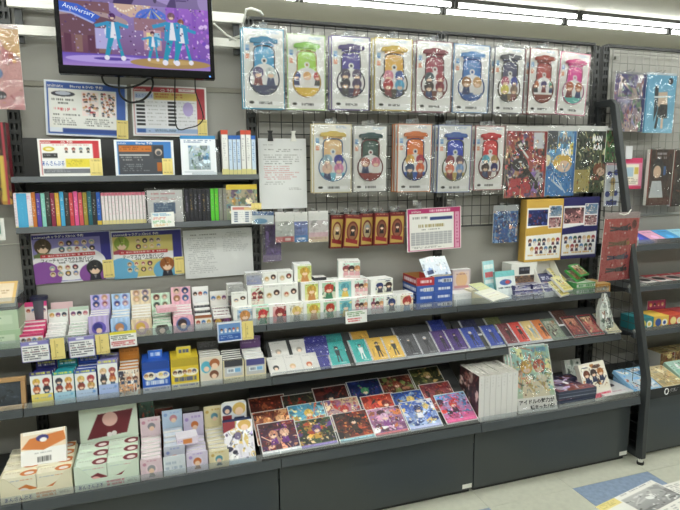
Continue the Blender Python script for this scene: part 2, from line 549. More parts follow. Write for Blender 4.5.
main = thing('gondola_shelving', 'long charcoal steel gondola shelving filling most of the picture', 'shelving')
tag(main, group='gondola shelving runs')
um = upright_mesh(.02, 2.1)
for x in (-1.8, -.9, 0, .9, 1.8):
    obj('upright', um, main, (x, 0, 0))
for bay in (-2, -1, 0, 1):
    x0 = bay * .9 + .02; x1 = x0 + .86
    for za, zb in ((.02, 1.198), (1.202, 1.80), (1.818, 2.098)):
        bevel(MB().box(x0, 0, za, x1, .02, zb).build('back_panel', PANEL, main), .003)
    MB().box(x0, -.004, 1.80, x1, .02, 1.818).build('panel_joint_rail', RAILM if bay != -1 else principled('tan_rail', '#8f8b80', .5), main)
    MB().box(x0 - .015, -.012, 2.098, x1 + .015, .03, 2.112).build('top_rail', BLACKST, main)
    for d, zb, zs, zf in (S1, S2):
        shelf(main, bay * .9, bay * .9 + .9, d, zb, zs, zf)
    dk = shelf(main, bay * .9, bay * .9 + .9, *S3)
    k = bevel(MB().box(bay * .9 + .0025, -.378, .022, bay * .9 + .8975, -.37, .318).build('kick_panel', KICK, main), .002)
    MB().box(bay * .9 + .01, -.36, 0, bay * .9 + .89, 0, .022).build('plinth', BLACKST, main)
    if bay >= 0:
        e = (0.868, 0.04) if bay == 0 else (1.77, 0.04)
        MB().box(e[0] - .024, -.3795, e[1] - .010, e[0] + .024, -.378, e[1] + .010).build('asset_sticker', WHITEM, k)
        tag(k.children[0], label='small white sticker')
# two shallow shelves of the left bay
for zb, zs in ((1.437, 1.457), (1.252, 1.273)):
    s = shelf(main, -.9, 0, -.15, zb, zs, zs, fence=False)
MB().box(-.878, -.022, 1.457, -.022, -.014, 1.606).build('riser_panel', DPANEL, main)
MB().box(-.878, -.022, 1.273, -.022, -.014, 1.43).build('riser_panel', BLACKP if 0 else DPANEL, main)

right = thing('gondola_shelving', 'second charcoal gondola shelving beyond the slanted mesh frame', 'shelving', group='gondola shelving runs')
for x in (1.866, 2.766, 3.666):
    obj('upright', um, right, (x, 0, 0))
R_A, R_B = (-.20, 1.040, 1.066, 1.098), (-.25, .834, .858, .878)
for bay in (0, 1):
    x0 = 1.866 + bay * .9
    for za, zb in ((.02, 1.198), (1.202, 1.80), (1.802, 2.098)):
        bevel(MB().box(x0 + .02, 0, za, x0 + .88, .02, zb).build('back_panel', PANEL, right), .003)
    MB().box(x0 + .005, -.012, 2.098, x0 + .895, .03, 2.112).build('top_rail', BLACKST, right)
    for q in (R_A, R_B, (-.30, .610, .634, .656)):
        shelf(right, x0, x0 + .9, *q)
    shelf(right, x0, x0 + .9, -.43, .335, .36, .36, fence=False)
    MB().box(x0 + .0025, -.385, .022, x0 + .8975, -.377, .33).build('kick_panel', KICK, right)
    MB().box(x0 + .01, -.36, 0, x0 + .89, 0, .022).build('plinth', BLACKST, right)

# wire grids hung in front of the panels
def grid(label, x0, x1, z0, z1, mat, y=-.03, st=.05, cat='wire grid'):
    t = thing('wire_grid', label, cat, (x0, y, z0), group='wire display grids')
    w, h = x1 - x0, z1 - z0
    b = MB()
    k = st
    while k < w - .01:
        b.tube([(k, 0, .004), (k, 0, h - .004)], .0019, 4); k += st
    tag(b.build('upright_wires', mat, t), kind='stuff')
    b = MB(); k = st
    while k < h - .01:
        b.tube([(.004, -.003, k), (w - .004, -.003, k)], .0019, 4); k += st
    tag(b.build('cross_wires', mat, t), kind='stuff')
    MB().tube([(0, 0, 0), (w, 0, 0), (w, 0, h), (0, 0, h), (0, 0, 0)], .0045, 6).build('border_rod', mat, t)
    for xx in (.03, w - .03):
        MB().box(xx - .008, 0, h - .05, xx + .008, .03, h - .035).build('hanger_clip', mat, t)
    return t
grid('black wire grid of the middle bay with the pouch packs', .024, .876, 1.28, 2.095, MESHD)
grid('black wire grid of the bay next to the slanted frame', .924, 1.776, 1.195, 2.095, MESHD)
grid('pale wire grid of the gondola on the right', 1.892, 2.742, 1.215, 2.085, MESHL)
grid('black wire grid at the far left edge', -1.776, -.985, 1.30, 2.095, MESHD)

# slanted mesh end frame
fr = thing('mesh_end_frame', 'dark slanted steel end frame with wire mesh between the two gondolas', 'end frame', (1.826, 0, 0))
prof = [(0, 1.782), (0, 1.818), (-.118, 1.818), (-.146, 1.79), (-.452, .44), (-.452, .034), (-.414, .034), (-.414, .44), (-.112, 1.782)]
bevel(MB().prismx(prof, -.014, .014).build('slanted_bar', STEEL, fr), .003)
MB().box(-.014, -.03, .03, .014, .0, 1.79).build('rear_post', STEEL, fr)
MB().box(-.012, -.44, .03, .012, -.03, .06).build('floor_bar', STEEL, fr)
MB().tube([(0, -.434, .012), (0, -.434, .036)], .012, 10).build('levelling_foot', WHITEM, fr)
MB().tube([(0, -.434, 0), (0, -.434, .014)], .017, 10).build('foot_pad', BLACKC, fr)
b = MB()
yf = lambda z: max(-.43, -.12 - (1.79 - z) * (.306 / 1.35))
z = .10
while z < 1.78:
    b.tube([(0, -.02, z), (0, yf(z), z)], .0017, 4); z += .05
y = -.05
while y > -.44:
    zt = 1.79 - (-.12 - y) / (.306 / 1.35)
    b.tube([(.003, y, .05), (.003, y, min(1.79, zt))], .0017, 4); y -= .05
tag(b.build('mesh_wires', MESHD, fr), kind='stuff')

# hooks
def hook(x, z, length, what, y=-.033):
    t = thing('peg_hook', 'zinc wire peg hook carrying %s' % what, 'hook', (x, y, z), group='wire peg hooks')
    MB().box(-.012, -.006, -.012, .012, 0, .014).build('bracket', CHROME, t)
    MB().tube([(0, -.004, 0), (0, -length, .002), (0, -length - .012, .014)], .0022, 5).build('prong', CHROME, t)
    MB().tube([(0, -.004, .012), (0, -length * .9, .016)], .0014, 5).build('tag_arm', CHROME, t)
    return t

# ------------------------------------------------------------------ television and its mount
X0, Z0, X1, Z1 = (-0.708, 1.82, -0.167, 2.085)
TVW, TVH = X1 - X0, 0.335
tvx, tvz = (X0 + X1) / 2, Z0
tv = thing('television', 'black flat screen television playing a stage show', 'television', (tvx, -.2, tvz), (R(-2), 0, 0))
b = MB()
bz, bb = .016, .030
b.box(-TVW / 2, 0, 0, TVW / 2, .035, bb).box(-TVW / 2, 0, TVH - bz, TVW / 2, .035, TVH)
b.box(-TVW / 2, 0, bb, -TVW / 2 + bz, .035, TVH - bz).box(TVW / 2 - bz, 0, bb, TVW / 2, .035, TVH - bz)
bevel(b.build('bezel', BLACKP, tv), .003)
MB().box(-TVW / 2 + .01, .02, .01, TVW / 2 - .01, .055, TVH - .01).build('rear_case', BLACKP, tv)
sw, sh = TVW - 2 * bz, TVH - bb - bz
cfull = Cv(sw, sh, '#7a6a9a', 460); cfull.art(['#8a7aa8', '#6a5a90', '#b09ac8', '#5a4a78'], 3, 30)
c = Cv(sw, sh * .77, '#8a6f9a', 460)
c.grad('#9a8ac8', '#7a5a86', 0, 0, 1, .84)
c.rect(0, .0, .32, .82, '#7e5a62').grad('#8a6a60', '#6a4258', 0, .15, .30, .82)
for i, u in enumerate((.02, .09, .17, .24)): c.rect(u, .32, u + .045, .78, ['#5e3a4a', '#8a6a62'][i % 2])
c.ell(.14, .30, .30, '#b09898', .16); c.ell(.14, .36, .25, '#6e4e58', .16)
c.poly([(0, .02), (.12, .05), (.26, .22), (.22, .32), (.08, .18), (0, .16)], '#3f66d0')
c.poly([(0, .16), (.08, .18), (.22, .32), (.21, .34), (.07, .20), (0, .18)], '#a8b8f0')
c.rect(.22, .40, .36, .72, '#b8b4e6').ell(.33, .45, .05, '#f0f0ff')
c.poly([(.35, .0), (.60, 0), (.56, .14), (.46, .20), (.38, .12)], '#d8b8a0')
for i in range(14): c.ell(.36 + .018 * i, .05 + .06 * math.sin(i * .5), .007, '#fff4d8')
c.ell(.60, .20, .11, '#5a78d8', .16); c.rect(.48, .2, .72, .4, '#9a7480')
for k in range(4): c.poly([(.60, .05), (.52 + .045 * k, .2), (.54 + .045 * k, .2)], '#d0c890' if k % 2 else '#3a60c0')
c.rect(.54, .38, .66, .70, '#caa0a8').rect(.56, .42, .60, .62, '#f0e0a0').rect(.61, .42, .65, .62, '#9ad0e8')
c.grad('#a06ad0', '#7c58b0', .70, 0, 1, .80)
r_ = random.Random(5)
for k in range(60): c.ell(.70 + .3 * r_.random(), .8 * r_.random(), .004 + .012 * r_.random(), ['#c890f0', '#e8c8ff', '#7850c0', '#b878e0'][k % 4])
for k in range(26): c.ell(.25 + .5 * r_.random(), .3 + .5 * r_.random(), .005, '#f4e8ff')
for u in (.76, .88): c.rect(u, 0, u + .03, .8, '#8a5ac0')
c.grad('#6a54b8', '#a98ad0', 0, .80, 1, 1)
c.ell(.30, .88, .28, '#b9a4ea', .06); c.ell(.32, .87, .12, '#5a48a0', .025)
c.ell(.72, .90, .28, '#b09058', .08); c.ell(.72, .88, .16, '#c8a868', .04)
def dancer(u, v, s, hair, coat, trousers, lean):
    c.poly([(u - .02 * s, v), (u + .02 * s, v), (u + (.03 + lean) * s, v + .36 * s), (u + (.055 + lean) * s, v + .36 * s), (u + .035 * s, v - .02 * s)], trousers)
    c.poly([(u - .03 * s, v), (u + .012 * s, v), (u - .035 * s, v + .36 * s), (u - .065 * s, v + .36 * s)], trousers)
    c.poly([(u - .04 * s, v - .22 * s), (u + .035 * s, v - .22 * s), (u + .04 * s, v + .04 * s), (u - .035 * s, v + .04 * s)], '#f2f4fa')
    c.poly([(u - .04 * s, v - .23 * s), (u - .005 * s, v - .22 * s), (u - .02 * s, v + .05 * s), (u - .05 * s, v + .05 * s)], coat)
    c.poly([(u + .012 * s, v - .22 * s), (u + .045 * s, v - .23 * s), (u + .055 * s, v + .05 * s), (u + .025 * s, v + .05 * s)], coat)
    c.line(u - .03 * s, v - .20 * s, u - .12 * s, v - .14 * s, .055 * s, coat); c.line(u + .03 * s, v - .20 * s, u + .11 * s, v - .15 * s, .055 * s, coat)
    c.head(u, v - .31 * s, .024 * s, hair)
    c.ell(u - .05 * s, v + .37 * s, .018 * s, '#f4f4ff'); c.ell(u + (.045 + lean) * s, v + .37 * s, .018 * s, '#f4f4ff')
dancer(.335, .50, .95, '#4a2a5a', '#3a9ac8', '#2a9ab8', .02)
dancer(.60, .62, .62, '#5a3a4a', '#3a9ac8', '#2a9ab8', .0)
dancer(.80, .52, .95, '#8a5a4a', '#3a9ac8', '#2a9ab8', .02)
dancer(.735, .48, 1.1, '#7a5a6a', '#3a9ac8', '#2a9ab8', -.02)
r_ = random.Random(9)
for k in range(160):
    c.ell(r_.random(), r_.random() * .82, .003 + .004 * r_.random(), ['#b8a8d0', '#5a4068', '#a888b8'][k % 3])
n_ = c.a.shape[0]; m_w = min(c.a.shape[1], cfull.a.shape[1])
cfull.a[-n_:, :m_w] = c.a[:, :m_w]
cfull.a = cfull.a * .84 + .10 * np.array([.62, .56, .66])
c = cfull
obj('screen', grids_mesh('screen', [((-sw / 2, .004, bb + sh), (sw, 0, 0), (0, 0, -sh), c.out())], SCREEN), tv)
m_ = emission('lit_letters', (.75, .85, 1.0), .9)
INK['screen'] = m_
lettering('Anniversary', .105, .020, 'screen', tv, -TVW / 2 + bz + .062, bb + sh * .655, .0035, (0, R(16), 0))
MB().box(TVW / 2 - .022, -.0012, .008, TVW / 2 - .016, 0, .012).build('power_light', emission('blue_led', (.1, .3, 1), 2), tv)
mt = thing('screen_mount', 'white steel mounting rails behind the television with bent wire end', 'bracket', (-.45, 0, 2.0))
for za, zb in ((.07, .108), (-.026, .008)):
    bevel(MB().box(-.43, -.055, za, .425, -.03, zb).build('rail', WHITEM, mt), .002)
for xx in (-.40, .395): MB().box(xx - .012, -.032, -.05, xx + .012, -.012, .105).build('hanger', STEEL, mt)
MB().box(-.06, -.15, -.05, .06, -.05, .09).build('arm', BLACKST, mt)
MB().tube([(.36, -.05, .0), (.41, -.06, .02), (.425, -.075, .09), (.43, -.08, .118), (.45, -.085, .122), (.485, -.085, .112), (.5, -.06, .106)], .006, 8).build('bent_wire', WHITEM, mt, smooth=True)
MB().tube([(.30, -.06, .06), (.35, -.06, .02), (.39, -.06, .0)], .004, 6).build('brace_wire', WHITEM, mt)
def cable(name, label, pts, r=.0035):
    pts = [Vector(p) for p in pts]
    # smooth by Catmull-Rom
    out = []
    for i in range(len(pts) - 1):
        p0, p1, p2, p3 = pts[max(i - 1, 0)], pts[i], pts[i + 1], pts[min(i + 2, len(pts) - 1)]
        for k in range(6):
            t = k / 6
            out.append(.5 * ((2 * p1) + (p2 - p0) * t + (2 * p0 - 5 * p1 + 4 * p2 - p3) * t * t + (3 * p1 - p0 - 3 * p2 + p3) * t ** 3))
    out.append(pts[-1])
    o = MB().tube(out, r, 6).build(name, BLACKC, smooth=True)
    return tag(o, label, 'cable', 'cables hanging from the television')
def cpts(l, y): return [(p[0], y + .01 * math.sin(i * 1.7), p[1]) for i, p in enumerate(l)]
cable('television_cable', 'thick black cable looped under the television', cpts([(-0.573, 1.838), (-0.566, 1.802), (-0.536, 1.786), (-0.484, 1.784), (-0.44, 1.8), (-0.403, 1.823), (-0.394, 1.802), (-0.407, 1.768), (-0.437, 1.742), (-0.48, 1.733), (-0.51, 1.754), (-0.515, 1.79), (-0.512, 1.837)], -.15), .0042)
cable('television_cable', 'thin black cable hanging over the red order poster', cpts([(-0.312, 1.835), (-0.319, 1.708), (-0.318, 1.651), (-0.304, 1.633), (-0.274, 1.641), (-0.235, 1.653), (-0.215, 1.68), (-0.224, 1.729), (-0.237, 1.778), (-0.238, 1.83)], -.15), .0025)

# ------------------------------------------------------------------ order posters and notices
def sheet(name, label, cat, box, y, cv, tilt=0, t=.0016, group=None, mat=None, back=0, edge='#eeeeea'):
    x0, z0, x1, z1 = box
    th = thing(name, label, cat, ((x0 + x1) / 2, y, z0), (R(back), R(tilt), 0), group)
    pbox('sheet', x1 - x0, t, z1 - z0, th, mat=mat or GLOSS, f=cv, l=edge, r=edge, t=edge, b=edge, k=edge)
    return th, x1 - x0, z1 - z0
def yellow_tag(parent, x, z, w, h, seed=0):
    c = Cv(w, h, '#ecd98a')
    c.bars(.15, .12, .85, .2, 1, '#6a5a30', seed).bars(.15, .82, .85, .9, 1, '#6a5a30', seed + 1)
    c.rect(.3, .28, .34, .75, '#c8b468').rect(.66, .28, .70, .75, '#c8b468')
    o = pbox('price_slip', w, .001, h, parent, (x, -.004, z), f=c)
    return tag(o, label='yellow slip')

bx = (-0.793, 1.613, -0.499, 1.819)
w, h = bx[2] - bx[0], bx[3] - bx[1]
c = Cv(w, h, '#e9edf4', 420)
c.rect(.03, .04, .97, .96, '#3c62b4').rect(.05, .145, .86, .88, '#f0efec').rect(.03, .04, .97, .145, '#3458a8')
c.ell(.22, .24, .14, '#3a3a48', .05).ell(.22, .23, .09, '#c0c4d4', .035).bars(.08, .33, .4, .45, 2, '#333', 3).bars(.10, .49, .38, .56, 1, '#d84a58', 4).bars(.08, .6, .42, .65, 1, '#444', 5)
c.rect(.44, .18, .64, .62, '#f7e6e4').rect(.67, .18, .85, .62, '#f7e6e4')
r_ = random.Random(2)
for k in range(64):
    u = (.46 + .17 * r_.random()) if k % 2 else (.68 + .15 * r_.random()); v = .2 + .38 * r_.random()
    c.head(u, v, .016, ['#3a3030', '#a85a3a', '#2a3a5a', '#c8a070', '#b03a4a'][k % 5], ['#e8e8f0', '#3a3a48', '#c8c0c0'][k % 3])
c.bars(.08, .67, .42, .82, 4, '#666', 8).bars(.45, .67, .83, .82, 4, '#666', 9)
c.rect(.05, .85, .2, .93, '#e8eef8').rect(.2, .86, .86, .93, '#2a4a98')
th, w, h = sheet('order_poster', 'blue-framed order poster for discs under the left of the television', 'poster', bx, -.02, c, 2.0, group='preorder posters')
lettering('animate', .055, .012, 'white', th, -w * .37, h * .905)
lettering('Blu-ray & DVD 予約', .115, .014, 'white', th, .0, h * .905, bold=.01)
lettering('8/10', .03, .012, 'red', th, -w * .27, h * .475)
yellow_tag(th, w * .43, -.004, w * .145, h * .35)

bx = (-0.479, 1.616, -0.188, 1.816)
w, h = bx[2] - bx[0], bx[3] - bx[1]
c = Cv(w, h, '#eceaea', 420)
c.rect(.03, .04, .97, .96, '#b8414c').rect(.035, .13, .86, .955, '#e8e8ee')
c.rect(.62, .055, .84, .115, '#f0e4e4').bars(.64, .07, .82, .1, 1, '#a05058', 2).rect(.05, .16, .28, .26, '#c8d4f0').rect(.29, .14, .86, .28, '#d8c070').bars(.30, .16, .85, .26, 2, '#c06a50', 3)
for k in range(7):
    v = .31 + .072 * k
    c.rect(.06, v, .17, v + .045, '#2a2a30').bars(.19, v + .01, .44, v + .04, 1, '#888', k)
    c.rect(.47, v, .58, v + .045, '#2a2a30').bars(.60, v + .01, .84, v + .04, 1, '#999', k + 9)
c.ell(.74, .45, .07, '#b9a9dc', .14).rect(.05, .84, .86, .93, '#a9c0e4').rect(.06, .845, .17, .925, '#3a62b0').bars(.2, .86, .8, .91, 2, '#456', 5)
th, w, h = sheet('order_poster', 'red-framed order poster for music discs under the right of the television', 'poster', bx, -.02, c, .5, group='preorder posters')
lettering('animate', .045, .010, 'white', th, -w * .39, h * .91)
lettering('CD 予約', .05, .014, 'white', th, -.01, h * .91, bold=.01)
lettering('あんさんぶる', .065, .012, 'blue', th, -w * .335, h * .79)
yellow_tag(th, w * .43, .004, w * .13, h * .33, 3)

def stand_feet(th, w):
    for s in (-.3, .3):
        MB().box(w * s - .01, -.018, 0, w * s + .01, .03, .0025).build('stand_foot', CLEAR, th)
bx = (-0.808, 1.457, -0.594, 1.597)
bx = (bx[0], 1.4575, bx[2], bx[3]); w, h = bx[2] - bx[0], bx[3] - bx[1]
c = Cv(w, h, '#f2f0ee', 420)
c.rect(.04, .05, .96, .13, '#cc3a44').rect(.86, .05, .96, .72, '#cc3a44').rect(.04, .05, .055, .94, '#cc6a70')
c.ell(.17, .27, .09, '#d8c038', .06).ell(.17, .27, .05, '#f4ecc0', .03).bars(.2, .16, .8, .19, 1, '#d88', 2)
for k, hc in enumerate(('#b06a60', '#8a2a30', '#6a8a9a', '#3a3a3a')): c.head(.44 + .115 * k, .27, .028, hc, '#4a4844')
c.rect(.07, .38, .30, .50, '#3a3a3c').bars(.08, .41, .28, .47, 1, '#ccc', 4)
c.rect(.06, .54, .36, .76, '#f6f6fa').rect(.42, .52, .80, .74, '#ead84a').bars(.44, .55, .78, .71, 4, '#a89830', 5)
c.rect(.07, .78, .80, .90, '#7c7e86').bars(.1, .8, .5, .88, 2, '#c8c8cc', 6)
th, w, h = sheet('order_sign', 'red and white order card standing on the upper shelf', 'sign', bx, -.125, c, 0, .002, 'order cards on the upper shelf')
lettering('animate', .035, .008, 'white', th, -w * .38, h * .915)
lettering('CD 予約', .04, .011, 'white', th, -.01, h * .915, bold=.01)
lettering('あんさんぶる', .075, .018, 'blue', th, -w * .28, h * .36, bold=.01)
yellow_tag(th, w * .40, .004, w * .2, h * .46, 5); stand_feet(th, w)

bx = (-0.548, 1.454, -0.331, 1.595)
bx = (bx[0], 1.4575, bx[2], bx[3]); w, h = bx[2] - bx[0], bx[3] - bx[1]
c = Cv(w, h, '#eef1f6', 420)
c.rect(.05, .05, .95, .95, '#3f7fc8').rect(.07, .14, .82, .94, '#4a4d55').rect(.08, .16, .62, .33, '#c8752e').bars(.1, .19, .6, .3, 2, '#7a3a12', 2)
c.rect(.08, .40, .58, .43, '#d8d8d8').bars(.1, .46, .6, .6, 2, '#aaa', 3).bars(.1, .66, .6, .88, 4, '#8a8c92', 5)
c.rect(.65, .18, .82, .52, '#3a3c44').ell(.735, .34, .06, '#c8b8a8').ell(.735, .36, .04, '#50525a').rect(.70, .62, .78, .86, '#b86a30')
th, w, h = sheet('order_sign', 'blue and grey order card standing on the upper shelf', 'sign', bx, -.125, c, 0, .002, 'order cards on the upper shelf')
lettering('animate', .03, .008, 'white', th, -w * .37, h * .91)
lettering('Blu-ray 予約', .06, .011, 'white', th, 0, h * .91, bold=.01)
yellow_tag(th, w * .38, .004, w * .18, h * .46, 6); stand_feet(th, w)

# disc case on an acrylic stand
bx = (-0.304, 1.449, -0.168, 1.615); w = bx[2] - bx[0]; h = bx[3] - 1.4595
c = Cv(w, h, '#e8ecf2', 420)
c.rect(0, 0, 1, .09, '#2f86c4').bars(.1, .12, .9, .2, 2, '#4a6a9a', 4).art(['#b8c8d8', '#8fa0a8', '#4a78a0', '#e8eef4', '#6a8a68', '#505a68'], 12, 22, .22, .26, .82, .86).rect(.08, .9, .92, .93, '#c0c8d0')
for hh, cc in ((0, '#2f86c4'),):
    pass
ds = thing('disc_case', 'disc case with blue top band leaning on a clear stand', 'disc case', ((bx[0] + bx[2]) / 2, -.13, 1.4595), (R(-6), 0, 0))
pbox('case', w, .014, h, ds, mat=GLOSS, f=c, l='#2f86c4', r='#2f86c4', t='#2f86c4')
st = thing('disc_stand', 'small clear acrylic easel under the blue disc case', 'stand', ((bx[0] + bx[2]) / 2, -.13, 1.457))
MB().box(-.03, -.02, 0, w / 2 + .02, .05, .0022).build('base', CLEAR, st)
MB().box(-.03, -.02, 0, w / 2 + .02, -.0175, .012).build('lip', CLEAR, st)
MB().prismx([(.028, .002), (.034, .002), (.060, .11), (.054, .11)], w / 2 - .02, w / 2 + .018).build('back_rest', CLEAR, st)

# box-goods posters under the disc shelf
def goods_poster(bx, base, blob, label, title, seed, tiltv, hairs):
    w, h = bx[2] - bx[0], bx[3] - bx[1]
    c = Cv(w, h, '#e8e8ee', 420)
    c.rect(.015, .03, .985, .97, base).rect(.86, .03, .985, .97, '#2c2a86').rect(.015, .03, .985, .115, '#2a2880')
    c.ell(.45, .62, .46, '#f0eef2', .34) if seed == 1 else c.rect(.02, .46, .86, .62, '#f0eef0')
    c.ell(.12, .86, .22, blob, .30); c.ell(.74, .86, .18, blob, .22)
    c.head(.14, .26, .105, hairs[0]); c.poly([(.02, .42), (.1, .38), (.28, .42), (.28, .48), (.02, .48)], hairs[1])
    c.head(.76, .74, .105, hairs[2], '#2a2a3a')
    r = random.Random(seed)
    ch = ['#8a6a3a', '#3a2a2a', '#b0483a', '#4a78c8', '#d0a850', '#2a2a40', '#9a3a50', '#6aa0a8']
    for row, (v, n0) in enumerate(((.22, 5), (.34, 5), (.70, 4), (.82, 4))):
        for k in range(n0 - (seed == 2 and row < 2)):
            c.badge(.37 + .095 * k - (.14 if row > 1 else 0), v, .036, ['#d8c8a0', '#302c3c', '#c0b0a0', '#e0d0b0'][(k + row) % 4], ch[r.randrange(8)])
    c.rect(.10, .42, .78, .49, '#c8343c').bars(.12, .435, .76, .475, 1, '#f0d0d0', 4, .8, .9)
    c.bars(.3, .59, .72, .63, 1, '#333', 5)
    th, w, h = sheet('goods_poster', label, 'poster', bx, -.012, c, tiltv, group='box goods posters')
    lettering('animate', .05, .009, 'white', th, -w * .38, h * .925)
    lettering('キャラグッズBOX 予約', .13, .012, 'white', th, -.02, h * .925, bold=.01)
    lettering(title, .19 if seed == 1 else .16, .018, 'black', th, -w * .07, h * .455, bold=.012)
    yellow_tag(th, w * .44, .005, w * .145, h * .37, seed)
    return th
goods_poster((-0.878, 1.04, -0.589, 1.24), '#8a84c8', '#8a4fa0', 'purple goods poster with round badges below the disc shelf', 'フィーチャースカウト缶バッジ', 1, -1.2, ('#4a3a28', '#6a7a4a', '#2a2c30'))
goods_poster((-0.588, 1.039, -0.312, 1.236), '#d8c878', '#6ab0d8', 'yellow and blue goods poster with round badges below the disc shelf', 'テーマスカウト缶バッジ', 2, -.6, ('#8aa03a', '#b04a60', '#9a5a2a'))

def notice(label, bx, y, seed, red=False, cols=1, tilt=0):
    w, h = bx[2] - bx[0], bx[3] - bx[1]
    c = Cv(w, h, '#e6e7e8', 420)
    if cols == 2:
        c.bars(.10, .10, .5, .13, 1, '#555', 3)
        c.bars(.05, .17, .48, .92, 19, '#a2a4a8', seed, .32, .85).bars(.55, .08, .95, .5, 11, '#a2a4a8', seed + 1, .32, .85)
    else:
        c.bars(.10, .09, .3, .105, 1, '#777', 3).bars(.12, .155, .9, .175, 1, '#555', 4).bars(.35, .18, .65, .2, 1, '#666', 5)
        c.bars(.10, .23, .9, .38, 5, '#999', seed, .4).bars(.10, .39, .9, .60, 7, '#cc8e92', seed + 1, .34).bars(.10, .61, .6, .67, 2, '#999', seed + 2, .4)
        c.bars(.6, .70, .9, .74, 2, '#888', seed + 3)
    th, w, h = sheet('paper_notice', label, 'notice', bx, y, c, tilt, .0012, mat=PAPER)
    return th, w, h
notice('white paper notice with two columns of small print under the disc shelf', (-0.306, 1.022, -0.015, 1.229), -.018, 4, cols=2, tilt=-.8)
th, w, h = notice('white paper notice with red paragraphs clipped to the black grid', (0.018, 1.31, 0.228, 1.611), -.045, 7)
for s, m, nm in ((-.25, BLACKST, 'black clip'), (.23, WHITEM, 'white clip')):
    k = MB().prism([(w * s - .012, h - .012), (w * s + .012, h - .012), (w * s + .006, h + .02), (w * s + .011, h + .032), (w * s - .011, h + .032), (w * s - .006, h + .02)], -.008, .006).build('clip', m, th)
    tag(k, label=nm)

bx = (0.697, 1.093, 0.982, 1.296); w, h = bx[2] - bx[0], bx[3] - bx[1]
c = Cv(w, h, '#f0e8ea', 420)
c.rect(.02, .02, .98, .98, '#b8326c').rect(.05, .13, .86, .97, '#e6e4e0').rect(.88, .13, .96, .97, '#d898b4').bars(.885, .2, .955, .9, 9, '#a83a68', 6)
c.bars(.4, .05, .8, .1, 1, '#f6e0ea', 4, 1, .95).bars(.08, .2, .38, .3, 1, '#555', 2).rect(.42, .22, .83, .29, '#2a3a78').bars(.2, .38, .7, .46, 1, '#9a8a50', 3, .9, .95).bars(.25, .49, .6, .53, 1, '#555', 5)
for k in range(9):
    for j in range(6): c.rect(.075 + .084 * k, .56 + .05 * j, .075 + .084 * k + .076, .56 + .05 * j + .043, '#a9aaae')
c.bars(.08, .89, .8, .94, 2, '#888', 8)
th, w, h = sheet('order_sign', 'magenta-framed schedule card hung in the middle of the wall', 'sign', bx, -.09, c, -1.5)
lettering('animate', .05, .010, 'white', th, -w * .33, h * .925)
for s in (-.28, .36):
    hook(((bx[0] + bx[2]) / 2) + w * s, bx[3] + .022, .055, 'the magenta-framed schedule card, %s end' % ('left' if s < 0 else 'right'))
    MB().box(w * s - .012, -.002, h - .004, w * s + .012, .004, h + .03).build('hanging_tab', CLEAR, th)

# ------------------------------------------------------------------ waterproof pouch packs on the grid
def half_width(v):
    a = .36 * math.sqrt(max(0, 1 - ((v - .625) / .20) ** 2))
    b = 0
    if .215 <= v <= .60:
        b = .25
        if v < .29: b = .25 * math.sqrt(max(0, 1 - ((.29 - v) / .075) ** 2)) * .6 + .25 * .4
    return max(a, b)

